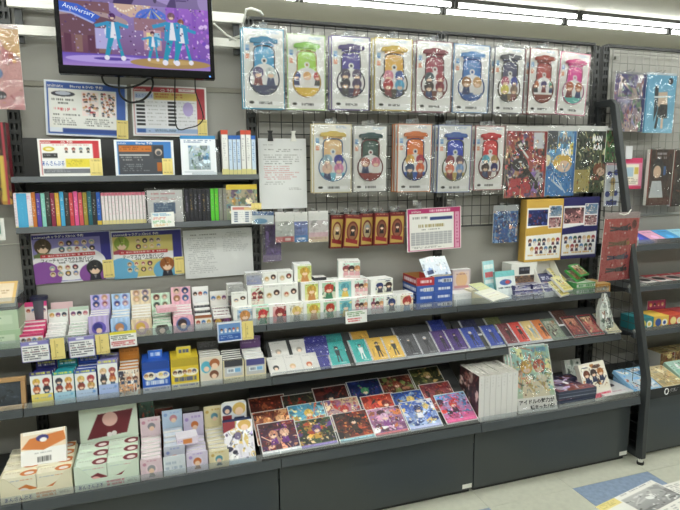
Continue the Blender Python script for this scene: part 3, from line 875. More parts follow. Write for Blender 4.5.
def pouch_pack(colour, x0, x1, z0, z1, y, border, clip, pouch, rim, low, heads, label, tilt=0, group='pouch packs on the grid', seed=0, film_on=True):
    w, h = x1 - x0, z1 - z0
    t = thing('pouch_pack', label, 'pouch pack', ((x0 + x1) / 2, y, z0), (R(2), R(tilt), 0), group)
    c = Cv(w, h, '#efefec', 400)
    c.frame(.028, border)
    c.bars(.10, .045, .36, .06, 1, '#9a9a9a', seed).bars(.56, .035, .92, .07, 2, '#6a9ad8', seed + 1)
    c.rect(.07, .21, .16, .245, '#9ac4e8').rect(.07, .25, .16, .28, '#6aa4dc').rect(.07, .32, .16, .35, '#f0a888').rect(.07, .355, .16, .38, '#ee9a78')
    r = random.Random(seed)
    for k in range(14): c.ell(.1 + .8 * r.random(), .80 + .08 * r.random(), .008, '#dcdcd8')
    c.rect(.16, .895, .90, .945, '#fafafa').ell(.19, .915, .06, '#222', .018).bars(.36, .902, .68, .935, 1, '#1a1a1a', seed + 2, 1, .95)
    pbox('backing_card', w, .005, h, t, mat=GLOSS, f=c, l=border, r=border, t=border, b=border)
    # the pouch itself: a grid cut to the egg outline
    cv = Cv(w, h, pouch, 400)
    cv.rect(.34, .245, .66, .40, hx(pouch) * .9 + .1).ell(.5, .40, .07, '#f0f0ee').ell(.5, .40, .035, rim)
    cv.bars(.40, .30, .60, .32, 1, '#f4f4f4', seed + 3)
    cv.ell(.5, .625, .345, '#eceaea', .19)
    cv.rect(.1, .70, .9, .84, low)
    n = len(heads)
    rows = [heads] if n <= 3 else [heads[:n // 2], heads[n // 2:]]
    for i, row in enumerate(rows):
        for k, hc in enumerate(row):
            u = .5 + (k - (len(row) - 1) / 2) * (.27 if len(row) > 2 else .30)
            v = (.545 if len(rows) == 1 else .515 + .125 * i)
            cv.head(u, v, .128 if len(row) < 3 else .10, hc, ['#33333a', '#7a2a30', '#2a3a6a', '#e8e4e0'][(k + i + seed) % 4])
    H, W = cv.H, cv.W
    col = cv.out()
    J, I = np.meshgrid(np.linspace(0, 1, H), np.linspace(0, 1, W), indexing='ij')
    hw = np.array([half_width(v) for v in np.linspace(0, 1, H)])
    ins = np.abs(I - .5) <= hw[:, None]
    bul = .006 * np.clip(1 - ((I - .5) / .36) ** 2 - ((J - .58) / .3) ** 2, 0, 1)
    V = np.stack([(I - .5) * w, -.004 - bul, (1 - J) * h], -1).reshape(-1, 3)
    idx = np.arange(H * W).reshape(H, W)
    q = np.stack([idx[:-1, :-1], idx[1:, :-1], idx[1:, 1:], idx[:-1, 1:]], -1)
    keep = ins[:-1, :-1] & ins[1:, :-1] & ins[1:, 1:] & ins[:-1, 1:]
    p = obj('pouch', raw_mesh('pouch', V, q[keep], col.reshape(-1, 3), GLOSS), t)
    vs = [.2151 + (.8249 - .2151) * k / 40 for k in range(41)]
    pts = [((half_width(v)) * w, -.005, (1 - v) * h) for v in vs] + [((-half_width(v)) * w, -.005, (1 - v) * h) for v in reversed(vs)]
    MB().tube(pts + pts[:1], .0029, 6).build('rim', principled('rim_' + rim, rim, .35), p, smooth=True)
    # sealing clip
    cm = principled('clip_' + clip, clip, .3, coat=.3)
    o = [(-.33, .815), (.33, .815), (.34, .85), (.30, .872), (.14, .88), (.10, .895), (-.10, .895), (-.14, .88), (-.30, .872), (-.34, .85)]
    bevel(MB().prism([(a * w, b_ * h) for a, b_ in o], -.016, -.0005).build('clip_bar', cm, t), .003)
    MB().prism([(-.24 * w, .78 * h), (.24 * w, .78 * h), (.24 * w, .815 * h), (-.24 * w, .815 * h)], -.006, -.0005).build('neck', principled('neck_' + pouch, pouch, .4), t)
    if film_on:
        sleeve(w * 1.10, h * 1.085, t, seed, -.0215, z=-.018, amp=.0042)
    MB().box(-.016, -.003, h + .002, .016, .002, h + .022).build('hanging_tab', CLEAR, t)
    return t

T9 = [('blue', (-0.047, 1.724, 0.121, 2.037), '#3aa0c8', '#1e8fc0', '#1a9bd0', '#14243c', '#1d2a5a', ['#3b2f6b', '#cfd8d8'], 0),
 ('lime', (0.133, 1.724, 0.297, 2.025), '#a8cf7a', '#8fcf4a', '#a6dd40', '#b08a3a', '#e6c13a', ['#2a3f8a', '#e8b070', '#c8323a'], 0),
 ('purple', (0.323, 1.729, 0.495, 2.03), '#6a5a9a', '#4a3a80', '#3a2a98', '#22203a', '#2a2050', ['#3a2a50', '#54406a', '#2a2236', '#43305a'], 0),
 ('yellow', (0.518, 1.731, 0.697, 2.034), '#d8c060', '#e6c44a', '#e8b030', '#3a3428', '#3a3428', ['#e08aa0', '#2a4a9a', '#b8202a', '#5ab0dc'], 0),
 ('maroon', (0.716, 1.73, 0.894, 2.035), '#8a5a6a', '#8a1f3a', '#9a1a3a', '#6a2030', '#7a4a40', ['#203a4a', '#a01a30', '#302028', '#8a2a3a'], 0),
 ('sky blue', (0.902, 1.73, 1.088, 2.031), '#5a90c8', '#5a9ad8', '#2a78c8', '#1f4a90', '#2a5aa0', ['#9a6a3a', '#c89a60'], 0),
 ('navy and grey', (1.115, 1.733, 1.28, 2.032), '#6a6a78', '#5a5a62', '#2a2a5a', '#3a3428', '#7a6040', ['#b04a6a', '#2a3aa0', '#e0d060', '#8a7060'], 0),
 ('rust red', (1.308, 1.734, 1.469, 2.036), '#8a4a4a', '#b04030', '#b0281e', '#7a2a1e', '#8a4030', ['#c87040', '#3a2a70', '#408a70'], 0),
 ('pink', (1.475, 1.733, 1.649, 2.027), '#e0709a', '#e84a9a', '#e8289a', '#b86a90', '#60c0b8', ['#b05020', '#b05a28'], 2.2)]
R5 = [('cream', (0.243, 1.375, 0.417, 1.671), '#d8c898', '#ecd070', '#f0c890', '#6a8ab0', '#70c0dc', ['#a0c0d0', '#2a2aa0', '#e8c0b0', '#e08ab8'], 0),
 ('black', (0.423, 1.375, 0.586, 1.667), '#3a3a3c', '#1f4f55', '#144038', '#6a2020', '#8a2018', ['#a04a30', '#d87a90'], 0),
 ('orange', (0.637, 1.371, 0.807, 1.677), '#e09060', '#e07a30', '#f07820', '#1f2a60', '#2050b0', ['#e0b050', '#b02040', '#204070', '#e06030'], 0),
 ('royal blue', (0.84, 1.364, 1.014, 1.676), '#8090c0', '#3a66b8', '#1a3ac0', '#606850', '#c0a860', ['#8a2a38', '#60405a', '#e07050', '#80a0d0'], 0),
 ('red', (1.036, 1.372, 1.196, 1.675), '#a05058', '#d83a40', '#e02a30', '#702028', '#704040', ['#50a8c0', '#b08a50', '#402a2a', '#201a70'], 0)]
def pouch_row(data, y, rowname, behind):
    for i, (nm, bx, bo, cl, po, ri, lo, hd, tl) in enumerate(data):
        x0, z0, x1, z1 = bx
        pouch_pack(nm, x0, x1, z0, z1, y, bo, cl, po, ri, lo, hd, '%s pouch pack in film, front of its hook in the %s row' % (nm, rowname), tl, seed=i + len(rowname))
        if nm in behind:
            for k in range(behind[nm]):
                pouch_pack(nm, x0 - .004, x1 - .008, z0 + .001, z1 + .001, y + .028 + .024 * k, bo, cl, po, ri, lo, hd, '%s pouch pack in the %s row hanging %s behind the front one' % (nm, rowname, ['directly', 'two places'][k]), 0, seed=i + 40, film_on=False)
        hook((x0 + x1) / 2, z1 + .012, abs(y + .033) + .022, 'the %s pouch packs of the %s row' % (nm, rowname))
pouch_row(T9, -.12, 'upper', {'blue': 1, 'maroon': 2, 'rust red': 2, 'yellow': 1, 'navy and grey': 1, 'purple': 1})
pouch_row(R5, -.10, 'lower', {'cream': 1, 'orange': 2, 'royal blue': 2, 'red': 1})

# ------------------------------------------------------------------ bagged prints and small hanging goods
def bagged(name, label, cat, bx, y, cv, header='#e8e8e6', hh=.012, tilt=0, group=None, hk=True, t=.004, seed=1, what=None, hx_=0):
    x0, z0, x1, z1 = bx
    w, h = x1 - x0, z1 - z0
    th = thing(name, label, cat, ((x0 + x1) / 2, y, z0), (R(1.5), R(tilt), 0), group)
    pbox('print', w, t, h - hh, th, mat=BAGGED, f=cv)
    if hh > 0:
        pbox('header_strip', w, t * .6, hh, th, (0, .001, h - hh), mat=GLOSS, f=header)
    sleeve(w * 1.03, h, th, seed, -.003, amp=.0018)
    if hk: hook((x0 + x1) / 2 + hx_, z1 - .004, abs(y + .033) + .012, what or ('the ' + label[:40]))
    return th, w, h

bx = (1.207, 1.331, 1.444, 1.678); w, h = bx[2] - bx[0], bx[3] - bx[1]
c = Cv(w, h - .025, '#8a2a2e', 400); c.art(['#a83a3a', '#b86a5a', '#e8e2e6', '#3a2a3a', '#d04a50', '#8a6ab0', '#e8b080', '#201c22'], 31, 44, heads=0)
c.rect(.66, .02, .92, .26, '#dfe0e6').poly([(.08, .98), (.12, .72), (.6, .68), (.66, .92)], '#c83a48').ell(.36, .5, .2, '#2a2228', .1).line(.44, .5, .8, .8, .05, '#2a2026').line(.3, .2, .55, .4, .03, '#f0ece8').rect(.94, 0, 1, 1, '#a02c30').fine(['#e8e2e6', '#3a2a3a', '#d04a50', '#e8b080', '#201c22', '#a878b0'], 5, 150)
th, w, h = bagged('bagged_print', 'red and white bagged print with grey header beside the red pouch', 'print', bx, -.10, c, hh=.025, group='large bagged prints', what='the red bagged print')
bx = (1.442, 1.334, 1.619, 1.681); w, h = bx[2] - bx[0], bx[3] - bx[1]
c = Cv(w, h - .025, '#3a86cc', 400); c.art(['#7ab4dc', '#3a86cc', '#d8e8f0', '#e8c060', '#2a5a9a', '#f0e0c8'], 32, 26)
c.rect(.88, 0, 1, 1, '#2f7cc4').rect(.0, .0, .34, .28, '#4a5058').ell(.55, .48, .32, '#e8c25a', .13).ell(.6, .54, .22, SKIN, .09).poly([(.0, .98), (.0, .6), (.4, .66), (.85, .7), (.85, .98)], '#3a8ad0').line(.1, .7, .6, .9, .03, '#d8ecf8').line(.3, .68, .7, .95, .02, '#d8ecf8').fine(['#7ab4dc', '#3a86cc', '#d8e8f0', '#e8c060', '#2a5a9a', '#f0f4f8'], 6, 110)
th, w, h = bagged('bagged_print', 'sky blue bagged print with large white letters', 'print', bx, -.105, c, hh=.025, group='large bagged prints', what='the sky blue bagged print')
lettering('MAN', .075, .035, 'grey', th, .012, (h - .025) * .86, -.0035, bold=.03); lettering('KAI', .055, .035, 'white', th, .024, (h - .025) * .68, -.0035, bold=.03)
bx = (1.614, 1.348, 1.803, 1.683); w, h = bx[2] - bx[0], bx[3] - bx[1]
c = Cv(w, h - .025, '#2a3a2c', 400); c.art(['#2c3c30', '#4a5a38', '#1e2a24', '#8a8458', '#6a7a58', '#c8c8a0'], 33, 40)
c.ell(.82, .62, .22, '#8a4a2a', .11).ell(.85, .66, .13, SKIN, .07).rect(.0, .62, .5, .98, '#b8a860').bars(.55, .72, .85, .8, 1, '#d84a4a', 3, .9, .9).fine(['#c8c090', '#4a5a38', '#1e2a24', '#8a8458', '#e0d8a0', '#8a4a2a'], 7, 110)
th, w, h = bagged('bagged_print', 'dark green bagged print with white letters near the slanted frame', 'print', bx, -.11, c, hh=.025, group='large bagged prints', what='the dark green bagged print')
lettering('MAN', .06, .028, 'white', th, .03, (h - .025) * .88, -.0035, bold=.03); lettering('KAI', .05, .028, 'white', th, .035, (h - .025) * .74, -.0035, bold=.03)
bx = (1.792, 1.503, 1.866, 1.674); w, h = bx[2] - bx[0], bx[3] - bx[1]
c = Cv(w, h - .012, '#4a7a44', 400); c.art(['#5a9a50', '#3a7a3a', '#b08a60', '#2a5a34', '#a8c888', '#6a4030'], 34, 24)
bagged('charm_pack', 'narrow green bagged charm hanging beside the top of the slanted bar', 'charm', bx, -.12, c, group='small bagged charms', what='the narrow green charm')
bx = (1.803, 1.275, 1.898, 1.498); w, h = bx[2] - bx[0], bx[3] - bx[1]
c = Cv(w, h - .012, '#dfe4ee', 400)
for u, v in ((.25, .22), (.7, .18), (.2, .7), (.72, .68), (.5, .9)): c.ell(u, v, .16, '#2a3f9a')
c.ell(.5, .4, .16, '#c8a86a', .1).rect(.36, .48, .64, .75, '#e8d8a8').rect(.15, .86, .85, .97, '#22348a')
bagged('charm_pack', 'narrow white and blue bagged charm hanging under the green one', 'charm', bx, -.12, c, header='#d8b0b8', group='small bagged charms', what='the white and blue charm')

bx = (1.171, 1.107, 1.314, 1.295); w, h = bx[2] - bx[0], bx[3] - bx[1]
c = Cv(w, h - .03, '#2f6ab4', 400); c.art(['#3a7ac4', '#2a5aa4', '#e8f0f8', '#8ab8e4', '#1f3f80', '#d8a890'], 35, 60)
th, w, h = bagged('sticker_pack', 'small blue bagged sticker sheet hanging below the black grid', 'sticker pack', bx, -.07, c, header='#b8bcc0', hh=.03, what='the blue sticker sheet')
bx = (0.022, 1.08, 0.103, 1.253); w, h = bx[2] - bx[0], bx[3] - bx[1]
c = Cv(w, h - .01, '#4a2a70', 400); c.art(['#4a2a74', '#5a3a88', '#36204e', '#6a4a98', '#2a1a3a'], 36, 18); c.rect(.03, .0, .14, .8, '#2a2430').bars(.04, .05, .13, .7, 9, '#e8e4f0', 4, .6, .9).rect(0, .82, 1, 1, '#8a78a0')
bagged('charm_pack', 'purple bagged charm hanging under the white price card', 'charm', bx, -.055, c, header='#9a8aa8', what='the purple charm')
W3 = [((0.067, 1.171, 0.148, 1.3), 'left', ['#d8dad8', '#c8d0cc']), ((0.149, 1.168, 0.208, 1.297), 'middle', ['#8090c8', '#6a80c0']), ((0.214, 1.163, 0.302, 1.299), 'right', ['#e8e0e4', '#e4e4e0'])]
for i, (bx, nm, pal) in enumerate(W3):
    w, h = bx[2] - bx[0], bx[3] - bx[1]
    c = Cv(w, h - .04, pal[0], 400); c.art(pal, 60 + i, 10)
    if i == 0: c.rect(.0, .72, 1, 1, '#d8888c').rect(.4, .76, .9, .96, '#c84a50').rect(.5, .8, .8, .93, '#e8d0d0')
    elif i == 1: c.rect(0, .68, 1, 1, '#4a8ad0').bars(.15, .78, .85, .88, 1, '#eef4fa', 3, 1, .9)
    else: c.rect(0, .55, 1, .75, '#ecc8d4').rect(0, .75, 1, 1, '#e8d4b8').bars(.1, .8, .9, .86, 1, '#d89aa8', 3)
    bagged('pin_pack', 'white-topped small bagged pin pack, %s of three below the notice' % nm, 'pin pack', bx, -.12 if i < 2 else -.115, c, header='#fafaf8', hh=.04, group='white-topped pin packs', seed=i, what='the %s white-topped pin pack' % nm)
RG = [((0.318, 1.126, 0.381, 1.276), 'first'), ((0.372, 1.127, 0.455, 1.277), 'second'), ((0.461, 1.13, 0.528, 1.278), 'third'), ((0.52, 1.131, 0.596, 1.279), 'fourth'), ((0.603, 1.131, 0.684, 1.28), 'fifth')]
for i, (bx, nm) in enumerate(RG):
    w, h = bx[2] - bx[0], bx[3] - bx[1]
    c = Cv(w, h, '#6c1a20', 420)
    c.rect(.08, .12, .92, .94, '#b89a4e').ell(.5, .5, .34, '#6a2a20', .30).ell(.5, .5, .27, ['#b89a70', '#8a5a40', '#a89878', '#7a4a38', '#8a5040'][i], .24).head(.52, .42, .17, ['#c8b8a0', '#3a2620', '#8a9098', '#34241f', '#4a2a2e'][i], '#221c20')
    c.poly([(.14, .70), (.86, .76), (.86, .88), (.14, .82)], '#8a2228').rect(0, 0, 1, .1, '#6e1a22').bars(.15, .03, .85, .07, 1, '#d8b88a', i)
    t = thing('portrait_pack', 'dark red and gold portrait pack, %s from the left in its row' % nm, 'portrait pack', ((bx[0] + bx[2]) / 2, -.085 if i % 2 == 0 else -.10, bx[1]), (R(2), R([2, 5, 1, 2, 1][i]), R(8)), 'red and gold portrait packs')
    pbox('box', w, .018, h, t, mat=GLOSS, f=c, l='#5a161c', r='#5a161c', t='#6e1a22', b='#b09a50')
    MB().box(-.012, .006, h, .012, .009, h + .02).build('hanging_tab', CLEAR, t)
    hook((bx[0] + bx[2]) / 2, bx[3] + .010, .062 if i % 2 == 0 else .076, 'the %s red and gold portrait pack' % nm)

# price card and pouch clipped to the disc shelf end
bx = (-0.122, 1.261, -0.018, 1.332); w, h = bx[2] - bx[0], bx[3] - bx[1]
c = Cv(w, h, '#eeeeee', 420); c.rect(.06, .08, .7, .22, '#d88a80').rect(.5, .1, .95, .25, '#e8c890')
for j in range(5):
    for i in range(2): c.rect(.12 + .42 * i, .34 + .12 * j, .26 + .42 * i, .41 + .12 * j, '#5a6a88'); c.bars(.3 + .42 * i, .35 + .12 * j, .5 + .42 * i, .41 + .12 * j, 1, '#aaa', j)
th, w, h = sheet('price_card', 'white price table card clipped to the right end of the disc shelf', 'price card', bx, -.160, c, 1)
yellow_tag(th, w * .48, h * .8, .042, .026, 4)
bx = (-0.039, 1.256, 0.05, 1.308); w, h = bx[2] - bx[0], bx[3] - bx[1]
c = Cv(w, h, '#e4ecf2', 420); c.rect(0, 0, 1, .3, '#2a5a9a').bars(.05, .05, .95, .28, 2, '#e8f0f8', 4, .6).ell(.4, .75, .3, '#7ab4dc', .2)
t = thing('snack_pouch', 'small blue and white pouch clipped beside the price table card', 'pouch', ((bx[0] + bx[2]) / 2, -.168, bx[1]), (0, R(2), 0))
pbox('pouch_body', w, .006, h, t, mat=BAGGED, f=c); sleeve(w * 1.04, h * 1.06, t, 3, -.003)

# art boards
def art_board(bx, y, base, label, seed, depth):
    w, h = bx[2] - bx[0], bx[3] - bx[1]
    c = Cv(w, h, base, 400)
    c.rect(.03, .10, .97, .96, '#f0eeea') if seed == 1 else c.rect(.04, .14, .97, .94, '#eceaec')
    if seed == 1:
        c.rect(.03, .05, .97, .14, base)
        c.poly([(.0, .46), (1, .40), (1, .55), (0, .58)], base)
    else: c.poly([(.0, .50), (1, .42), (1, .56), (0, .60)], base)
    for (u0, v0, u1, v1, pal, sd) in ((.06, .17, .58, .42, ['#23306a', '#141c40', '#8a3a4a', '#4a5a9a'] if seed == 1 else ['#4a3038', '#c89090', '#2a2028', '#e0b0a8'], 5), (.62, .12, .95, .28, ['#5a7a9a', '#8a98a8', '#303a4a', '#d8c8c0'], 6), (.62, .30, .95, .46, ['#7a4a50', '#c8a0a0', '#3a3038', '#e0d0c8'], 7)):
        c.rect(u0 - .012, v0 - .01, u1 + .012, v1 + .01, '#fafafa'); c.art(pal, sd + seed * 10, 16, u0, v0, u1, v1)
    hs = ['#7a4a3a', '#c8a050', '#30283a', '#5a80b0', '#a03a48', '#d8b8a0', '#3a5a50']
    for j in range(2):
        for k in range(7 - j):
            c.head(.14 + .125 * k + .06 * j, .66 + .13 * j, .05, hs[(k * 3 + j) % 7], ['#3a3a58', '#e8e0d8', '#6a3040'][(k + j) % 3])
    c.bars(.08, .88, .9, .93, 1, '#d8b070', 5)
    t = thing('art_board', label, 'box set', ((bx[0] + bx[2]) / 2, y, bx[1]), (R(1.5), 0, 0), 'boxed sets leaning on the wall')
    pbox('board', w, depth, h, t, mat=GLOSS, f=c, l=hx(base) * .85, r=base, t=base, b=base)
    lettering('MEZZO"' if seed == 2 else 'Re:vale', w * .45, .015, 'white' if seed == 2 else 'grey', t, 0, h * (.44 if seed == 2 else .46), bold=.02) if 0 else None
    return t
art_board((1.338, 1.005, 1.56, 1.321), -.10, '#d2a94e', 'mustard yellow boxed set with photo panels hanging above the shelf', 1, .05)
art_board((1.556, 1.007, 1.786, 1.326), -.10, '#2c2a62', 'navy boxed set with photo panels hanging above the shelf', 2, .03)

# red sheet hung on the slanted frame
bx = (1.616, 0.922, 1.846, 1.259); w, h = bx[2] - bx[0], bx[3] - bx[1]
c = Cv(w, h - .03, '#b4484c', 400)
c.grad('#d05c58', '#c24c50')
r_ = random.Random(4)
for k in range(26): c.ell(r_.random(), r_.random(), .018 + .012 * r_.random(), '#e8c4c0')
for k in range(6): c.line(r_.random(), r_.random(), r_.random(), r_.random(), .006, '#c87878')
for k, v in enumerate((.14, .38, .60, .80)):
    cc = ['#3a2c3c', '#7a5a3a', '#3a3058', '#2a2228'][k]
    c.line(.18, v, .50, v + .02, .028, cc); c.line(.18, v + .05, .50, v + .03, .028, cc); c.poly([(.46, v - .01), (.68, v - .02), (.70, v + .06), (.46, v + .055)], cc)
    c.line(.6, v, .74, v - .05, .018, cc); c.ell(.74, v + .02, .045, ['#4a3028', '#b89050', '#5a4a70', '#3a2a2a'][k])
c.ell(.86, .1, .07, '#7a3a38', .07)
th, w, h = bagged('hanging_sheet', 'red bagged sheet with tiny figures hung on the slanted frame', 'poster', bx, -.30, c, header='#b8a8a8', hh=.03, hk=False, t=.003)
th.rotation_euler = (R(3), R(.5), R(4))
MB().tube([(-.03, -.004, h - .004), (0, -.006, h - .012), (.03, -.004, h - .006), (.05, .0, h + .012)], .003, 6).build('hanging_wire', WHITEM, th)

# ------------------------------------------------------------------ discs on the two shallow shelves
def spine(name, label, x0, x1, y, z, d, h, col, group, cat='disc', top=None, bot=None, txt='#ffffff', side='#2a2a2c', seed=0):
    w = max(.004, x1 - x0 - .0008)
    c = Cv(w, h, col, 460)
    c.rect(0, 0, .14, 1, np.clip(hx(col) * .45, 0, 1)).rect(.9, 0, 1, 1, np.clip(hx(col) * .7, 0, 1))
    if top: c.rect(0, 0, 1, .10, top)
    if bot: c.rect(0, .86, 1, 1, bot)
    c.bars(.3, .18, .7, .70, 10, txt, seed, .55, .6)
    o = pbox(name, w, d, h, None, ((x0 + x1) / 2, y, z), mat=GLOSS, f=c, l=side, r=side, t='#b8b8b8', k=side)
    return tag(o, label, cat, group)
zs = 1.2735
yq = -.128
def Xs(a): return a
cd = [('orange', '#cf7a34'), ('purple', '#5a44a0'), ('mint', '#8fd0c4'), ('black', '#333b38'), ('maroon', '#8a2c48'), ('yellow', '#dcaa40'), ('sky blue', '#4aa8d8'), ('dark grey', '#3a3634'), ('red', '#c8424a'), ('pink', '#e05a9a'), ('coral', '#d0565a'), ('olive', '#9a8a38'), ('teal', '#22606c'), ('charcoal', '#2e2e30'), ('blue', '#2a5ab4')]
xa, za = (-0.846, 1.345); xb, _ = (-0.609, 1.338)
hcd = 1.2735; topz = (-0.729, 1.403)[1]
pitch = (xb - xa) / 15
for i, (nm, col) in enumerate(cd):
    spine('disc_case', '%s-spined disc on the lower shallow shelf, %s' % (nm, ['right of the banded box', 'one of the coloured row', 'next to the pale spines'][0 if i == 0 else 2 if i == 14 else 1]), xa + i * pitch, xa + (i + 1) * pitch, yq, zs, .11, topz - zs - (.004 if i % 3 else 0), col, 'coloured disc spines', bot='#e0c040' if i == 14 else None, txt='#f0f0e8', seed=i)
# banded box set
bx = (-0.901, 1.273, -0.844, 1.401); w = bx[2] - bx[0]
t = thing('box_set', 'white and pink box set with wide light blue band at the left end', 'box set', ((bx[0] + bx[2]) / 2, -.134, zs), (0, 0, 0))
hb = bx[3] - zs
c = Cv(w, hb, '#eadfe6', 420); c.bars(.02, .05, .98, .2, 3, '#d890b8', 2).bars(.02, .2, .15, .9, 9, '#b8b0c0', 3).bars(.85, .2, .98, .9, 9, '#c0a0b8', 4).rect(0, .95, 1, 1, '#d8cf80')
pbox('case', w, .115, hb, t, mat=GLOSS, f=c, l='#d8d0d8', t='#d8d8d8')
c = Cv(w * .58, hb * .99, '#4aa6d4', 420); c.bars(.46, .15, .54, .8, 12, '#7ac0e4', 3)
pbox('paper_band', w * .58, .002, hb * .99, t, (-.002, -.002, 0), mat=GLOSS, f=c)
# pale spines
xa2, _ = (-0.608, 1.338); xb2, _ = (-0.447, 1.333)
for i in range(13):
    p_ = (xb2 - xa2) / 13
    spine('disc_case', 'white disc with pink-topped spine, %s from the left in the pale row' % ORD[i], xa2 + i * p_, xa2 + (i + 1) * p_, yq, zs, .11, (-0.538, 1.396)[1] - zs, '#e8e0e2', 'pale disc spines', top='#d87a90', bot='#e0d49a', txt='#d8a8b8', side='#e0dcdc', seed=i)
# bagged album and card
bx = (-0.445, 1.268, -0.303, 1.402); w = bx[2] - bx[0]; hb = bx[3] - zs
t = thing('bagged_album', 'white bagged album with a small blue picture between the disc rows', 'album', ((bx[0] + bx[2]) / 2, -.132, zs), (R(-3), 0, 0))
c = Cv(w, hb, '#e8e8ea', 420); c.bars(.1, .1, .8, .17, 1, '#d87a80', 2).bars(.1, .22, .85, .32, 2, '#d898a0', 3).rect(.18, .38, .78, .72, '#4a6a90').bars(.25, .44, .7, .66, 3, '#a8c4d8', 4)
pbox('cover', w * .94, .03, hb, t, mat=BAGGED, f=c)
sleeve(w * 1.05, hb * 1.05, t, 6, -.006, amp=.006)
bx = (-0.429, 1.259, -0.343, 1.317); w, h = bx[2] - bx[0], bx[3] - bx[1]
c = Cv(w, h, '#f2f2ee', 420); c.bars(.08, .1, .92, .3, 2, '#4a90c0', 1).bars(.08, .34, .9, .52, 2, '#d86a5a', 2).bars(.08, .56, .92, .75, 2, '#6ab070', 3).bars(.1, .78, .8, .94, 2, '#e0a848', 4)
sheet('shelf_card', 'small white card with colourful writing clipped under the bagged album', 'price card', bx, -.159, c, -1.5)
# dark, green and grey discs
xa3, _ = (-0.299, 1.341); xb3, _ = (-0.133, 1.336)
dk = ['#2c2c34'] * 6 + ['#5cc83a'] * 2 + ['#8a8a82'] * 2
for i, col in enumerate(dk):
    p_ = (xb3 - xa3) / 10
    nm = ['black-spined disc', 'lime green-spined disc', 'grey-spined disc'][0 if i < 6 else 1 if i < 8 else 2]
    k = i if i < 6 else i - 6 if i < 8 else i - 8
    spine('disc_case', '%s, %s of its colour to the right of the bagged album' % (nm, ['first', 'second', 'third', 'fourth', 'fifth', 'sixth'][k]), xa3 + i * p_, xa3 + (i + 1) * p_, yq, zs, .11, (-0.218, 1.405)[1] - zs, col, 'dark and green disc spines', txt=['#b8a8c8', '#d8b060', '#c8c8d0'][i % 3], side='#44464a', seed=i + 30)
# yellow-topped album facing out
bx = (-0.131, 1.264, -0.005, 1.419); w = bx[2] - bx[0]; hb = bx[3] - zs
c = Cv(w, hb, '#c8b888', 420); c.art(['#b8a890', '#8a9a80', '#c8a060', '#6a5a70', '#e0d0b0', '#7aa0a8'], 41, 30, 0, .14, 1, 1); c.rect(0, 0, 1, .15, '#e8cc4a')
t = thing('album', 'album with yellow top band facing out at the right of the disc shelf', 'album', ((bx[0] + bx[2]) / 2 - .004, -.13, zs))
pbox('cover', w, .10, hb, t, mat=GLOSS, f=c, l='#b8b8ac', t='#d8d8d0')
# tall cases on the upper shelf
xs = (-0.147, 1.538)[0]; xe = (-0.007, 1.538)[0]
seq = [('white and red', 7), ('blue', 4), ('blue', 4), ('blue', 4), ('white and red', 5), ('white and red', 5.5), ('blue', 4.5)]
tot = sum(s_ for _, s_ in seq); x = xs
for i, (nm, s_) in enumerate(seq):
    wd = (xe - xs) * s_ / tot
    tall = nm != 'blue'
    zt = (-0.129, 1.637)[1] if tall else (-0.085, 1.616)[1]
    c = None
    spine('disc_case', '%s tall disc case, %s from the left on the upper shelf' % (nm, ['first', 'second', 'third', 'fourth', 'fifth', 'sixth', 'seventh'][i]), x, x + wd, -.125, 1.4575, .11, zt - 1.4575, '#e6e6e4' if tall else '#c8d8ea', 'tall disc cases', top='#c8503a' if tall else '#2a62b4', bot='#d8d090', txt='#9a9aa0' if tall else '#3a6ab0', side='#3a3a3c', seed=i + 50)
    x += wd

# ------------------------------------------------------------------ counter displays of blind packs standing on the shelves
def face_row(c, v, r, hairs, cloth=None, u0=.18, u1=.82):
    n = len(hairs)
    for k, hc in enumerate(hairs):
        c.head(u0 + (u1 - u0) * (k + .5) / n, v, r, hc, cloth)
    return c
def badge_rows(c, rows, r, rings, hairs, v0=.28, dv=.4, cols=2):
    q = 0
    for j in range(rows):
        for k in range(cols):
            c.badge((k + .5) / cols * .86 + .07, v0 + dv * j, r, rings[q % len(rings)], hairs[q % len(hairs)]); q += 1
    return c

def display(label, what, x0, x1, zs, yf, zf, zp, zh, n, front, header, pack, edge, depth=.115, group='counter displays of packs', tray=None, hshape=None, packcat='pack'):
    """tray with a printed front, a row of thin packs behind it and a taller header card at the back"""
    w = x1 - x0 - .002
    t = thing('counter_display', label, 'display box', ((x0 + x1) / 2, yf, zs), group=group)
    tray = tray or edge
    h = zf - zs
    pbox('tray_front', w, .002, h, t, mat=GLOSS, f=front, l=tray, r=tray, t=tray, k=tray)
    b = MB().box(-w / 2, .002, 0, w / 2, depth, .0015).box(-w / 2, .002, .0015, -w / 2 + .001, depth, h * .55).box(w / 2 - .001, .002, .0015, w / 2, depth, h * .55)
    b.build('tray', principled('tray_' + tray, tray, .55), t)
    if header is not None:
        hd = pbox('header_card', w if hshape is None else w * hshape, .002, zh - zs - .001, t, (0, depth, .001), (R(-2), 0, 0), mat=GLOSS, f=header, l=edge, r=edge, t=edge, k=edge)
    ph0, ph1 = zf - zs - .004, zp - zs
    for i in range(n):
        f_ = (i + .5) / n
        hh = ph0 + (ph1 - ph0) * f_
        o = pbox('blind_pack', w * .93, depth / n * .8, hh - .003, None, ((x0 + x1) / 2 + .0012 * ((i * 7) % 3 - 1), yf + .004 + (depth - .006) * i / n, zs + .0018), (R(-3), 0, 0), mat=GLOSS, f=pack[i % len(pack)], t=edge, l=edge, r=edge)
        tag(o, '%s, %s from the front' % (what, ORD[i]), packcat, 'blind packs in counter displays')
    return t

def pk(w, h, base, stripe, seed):
    c = Cv(w, h, base, 330); c.rect(0, 0, 1, .10, '#f4f2f0').bars(.08, .12, .92, .2, 1, stripe, seed).bars(.08, .25, .7, .3, 1, stripe, seed + 2)
    return c

